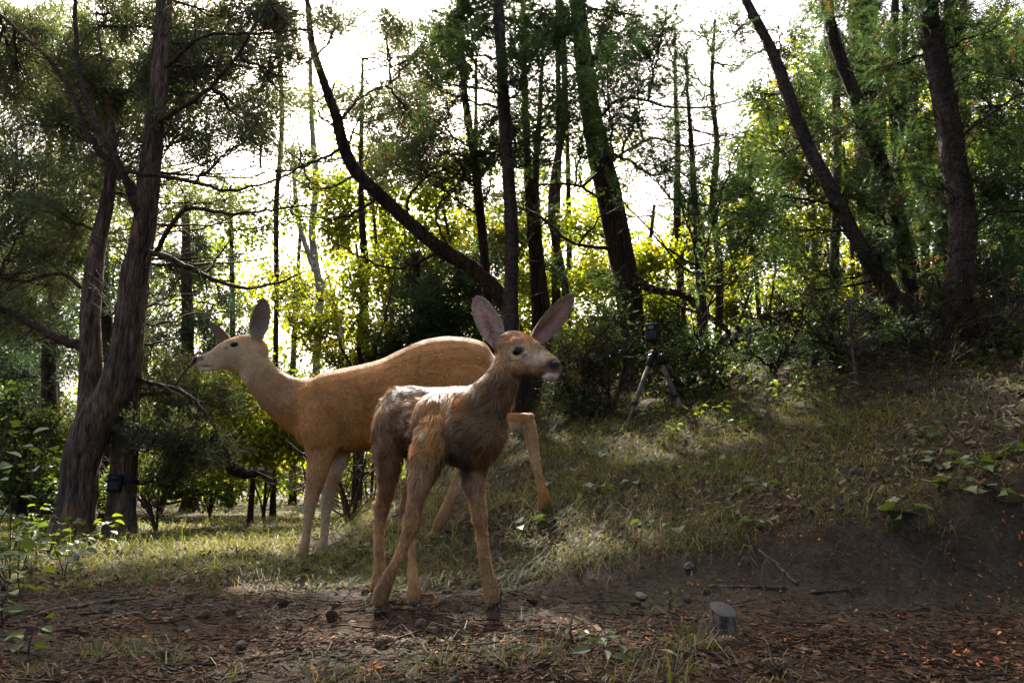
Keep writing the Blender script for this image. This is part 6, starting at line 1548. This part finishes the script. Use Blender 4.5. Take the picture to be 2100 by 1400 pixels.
mb = MB(); aa = np.linspace(0, 2 * np.pi, 33)
for zo in (.0,):
    ringP = np.stack([tr[0] + (tr[3] * 1.22) * np.cos(aa), tr[1] + (tr[3] * 1.22) * np.sin(aa), np.full(33, tr[2] + .012)], -1)
    out_ = unit(ringP - [tr[0], tr[1], tr[2] + .012])
    V = np.concatenate([ringP + [0, 0, .013], ringP - [0, 0, .013], ringP + out_ * .004 - [0, 0, .013], ringP + out_ * .004 + [0, 0, .013]])
    k = np.arange(32); f4_ = np.concatenate([np.stack([q * 33 + k, q * 33 + k + 1, ((q + 1) % 4) * 33 + k + 1, ((q + 1) % 4) * 33 + k], -1) for q in range(4)])
    mb.add(V, None, f4_)
mb.build('strap', M['strap'], root, False, og)

YT = 5.3
apex = at(1343, 724, YT)
gfoot = [at(1280, 875, YT - .18), at(1408, 848, YT - .12), at(1424, 812, YT + .36)]
for p in gfoot: p[2] = float(gz(p[0], p[1])) - .015
tp = thing('tripod', 'black tripod with camouflage-wrapped legs standing on the slope', 'tripod', (apex[0], apex[1], float(gz(apex[0], apex[1]))))
tl = np.array(tp.location)
for p in gfoot:
    d = unit(p - apex); s0 = apex + d * .035 + np.array([d[0], d[1], 0]) * .03
    q = lambda t: s0 + (p - s0) * t
    V, a, b = tube(np.array([q(0.10), q(.35), q(.62), q(.66)]), [.0175, .0170, .0165, .0150], 12); mb = MB(); mb.add(V, a, b); leg = mb.build('leg', M['camo'], tp, True, tl)
    V, a, b = tube(np.array([q(.60), q(.80), q(.97)]), [.0125, .0125, .0120], 10); mb = MB(); mb.add(V, a, b); mb.build('lower_section', M['camo'], leg, True, tl)
    V, a, b = tube(np.array([q(.955), q(1.0)]), [.016, .013], 10); mb = MB(); mb.add(V, a, b); mb.build('foot', M['plastic'], leg, True, tl)
    V, a, b = tube(np.array([q(.61), q(.645)]), [.020, .020], 10); mb = MB(); mb.add(V, a, b); mb.build('lock_collar', M['plastic'], leg, True, tl)
    V, a, b = tube(np.array([s0 - d * .022, q(.03), q(.14)]), [.020, .026, .022], 12); mb = MB(); mb.add(V, a, b); sh = mb.build('shoulder', M['plastic'], leg, True, tl)
    o_ = unit(np.array([d[0], d[1], .5])); sd_ = unit(np.cross(o_, [0, 0, 1.0]))
    rbox('plate', s0 + o_ * .024, (.026, .006, .020), np.array([sd_, o_, np.cross(sd_, o_)]), M['metal'], leg, tl, .002)
V, a, b = tube(apex + np.array([[0, 0, -.03], [0, 0, .0], [0, 0, .022]]), [.030, .036, .030], 14); mb = MB(); mb.add(V, a, b); mb.build('apex', M['plastic'], tp, True, tl)
V, a, b = tube(apex + np.array([[0, 0, .015], [-.002, 0, .06]]), [.013, .013], 12); mb = MB(); mb.add(V, a, b); cc_ = mb.build('centre_column', M['plastic'], tp, True, tl)
V, a, b = tube(apex + np.array([[-.002, 0, .036], [-.002, 0, .050]]), [.017, .017], 12); mb = MB(); mb.add(V, a, b); mb.build('red_collar', M['red'], tp, True, tl)
V, a, b = ellipsoid(apex + np.array([-.002, 0, .072]), (.018, .018, .018)); mb = MB(); mb.add(V, a, b); mb.build('ball_head', M['plastic'], tp, True, tl)
trailcam(apex + np.array([-.012, -.005, .084 + .0675]), -.45, 'dark trail camera mounted on top of the tripod', W_=.095, H_=.135)
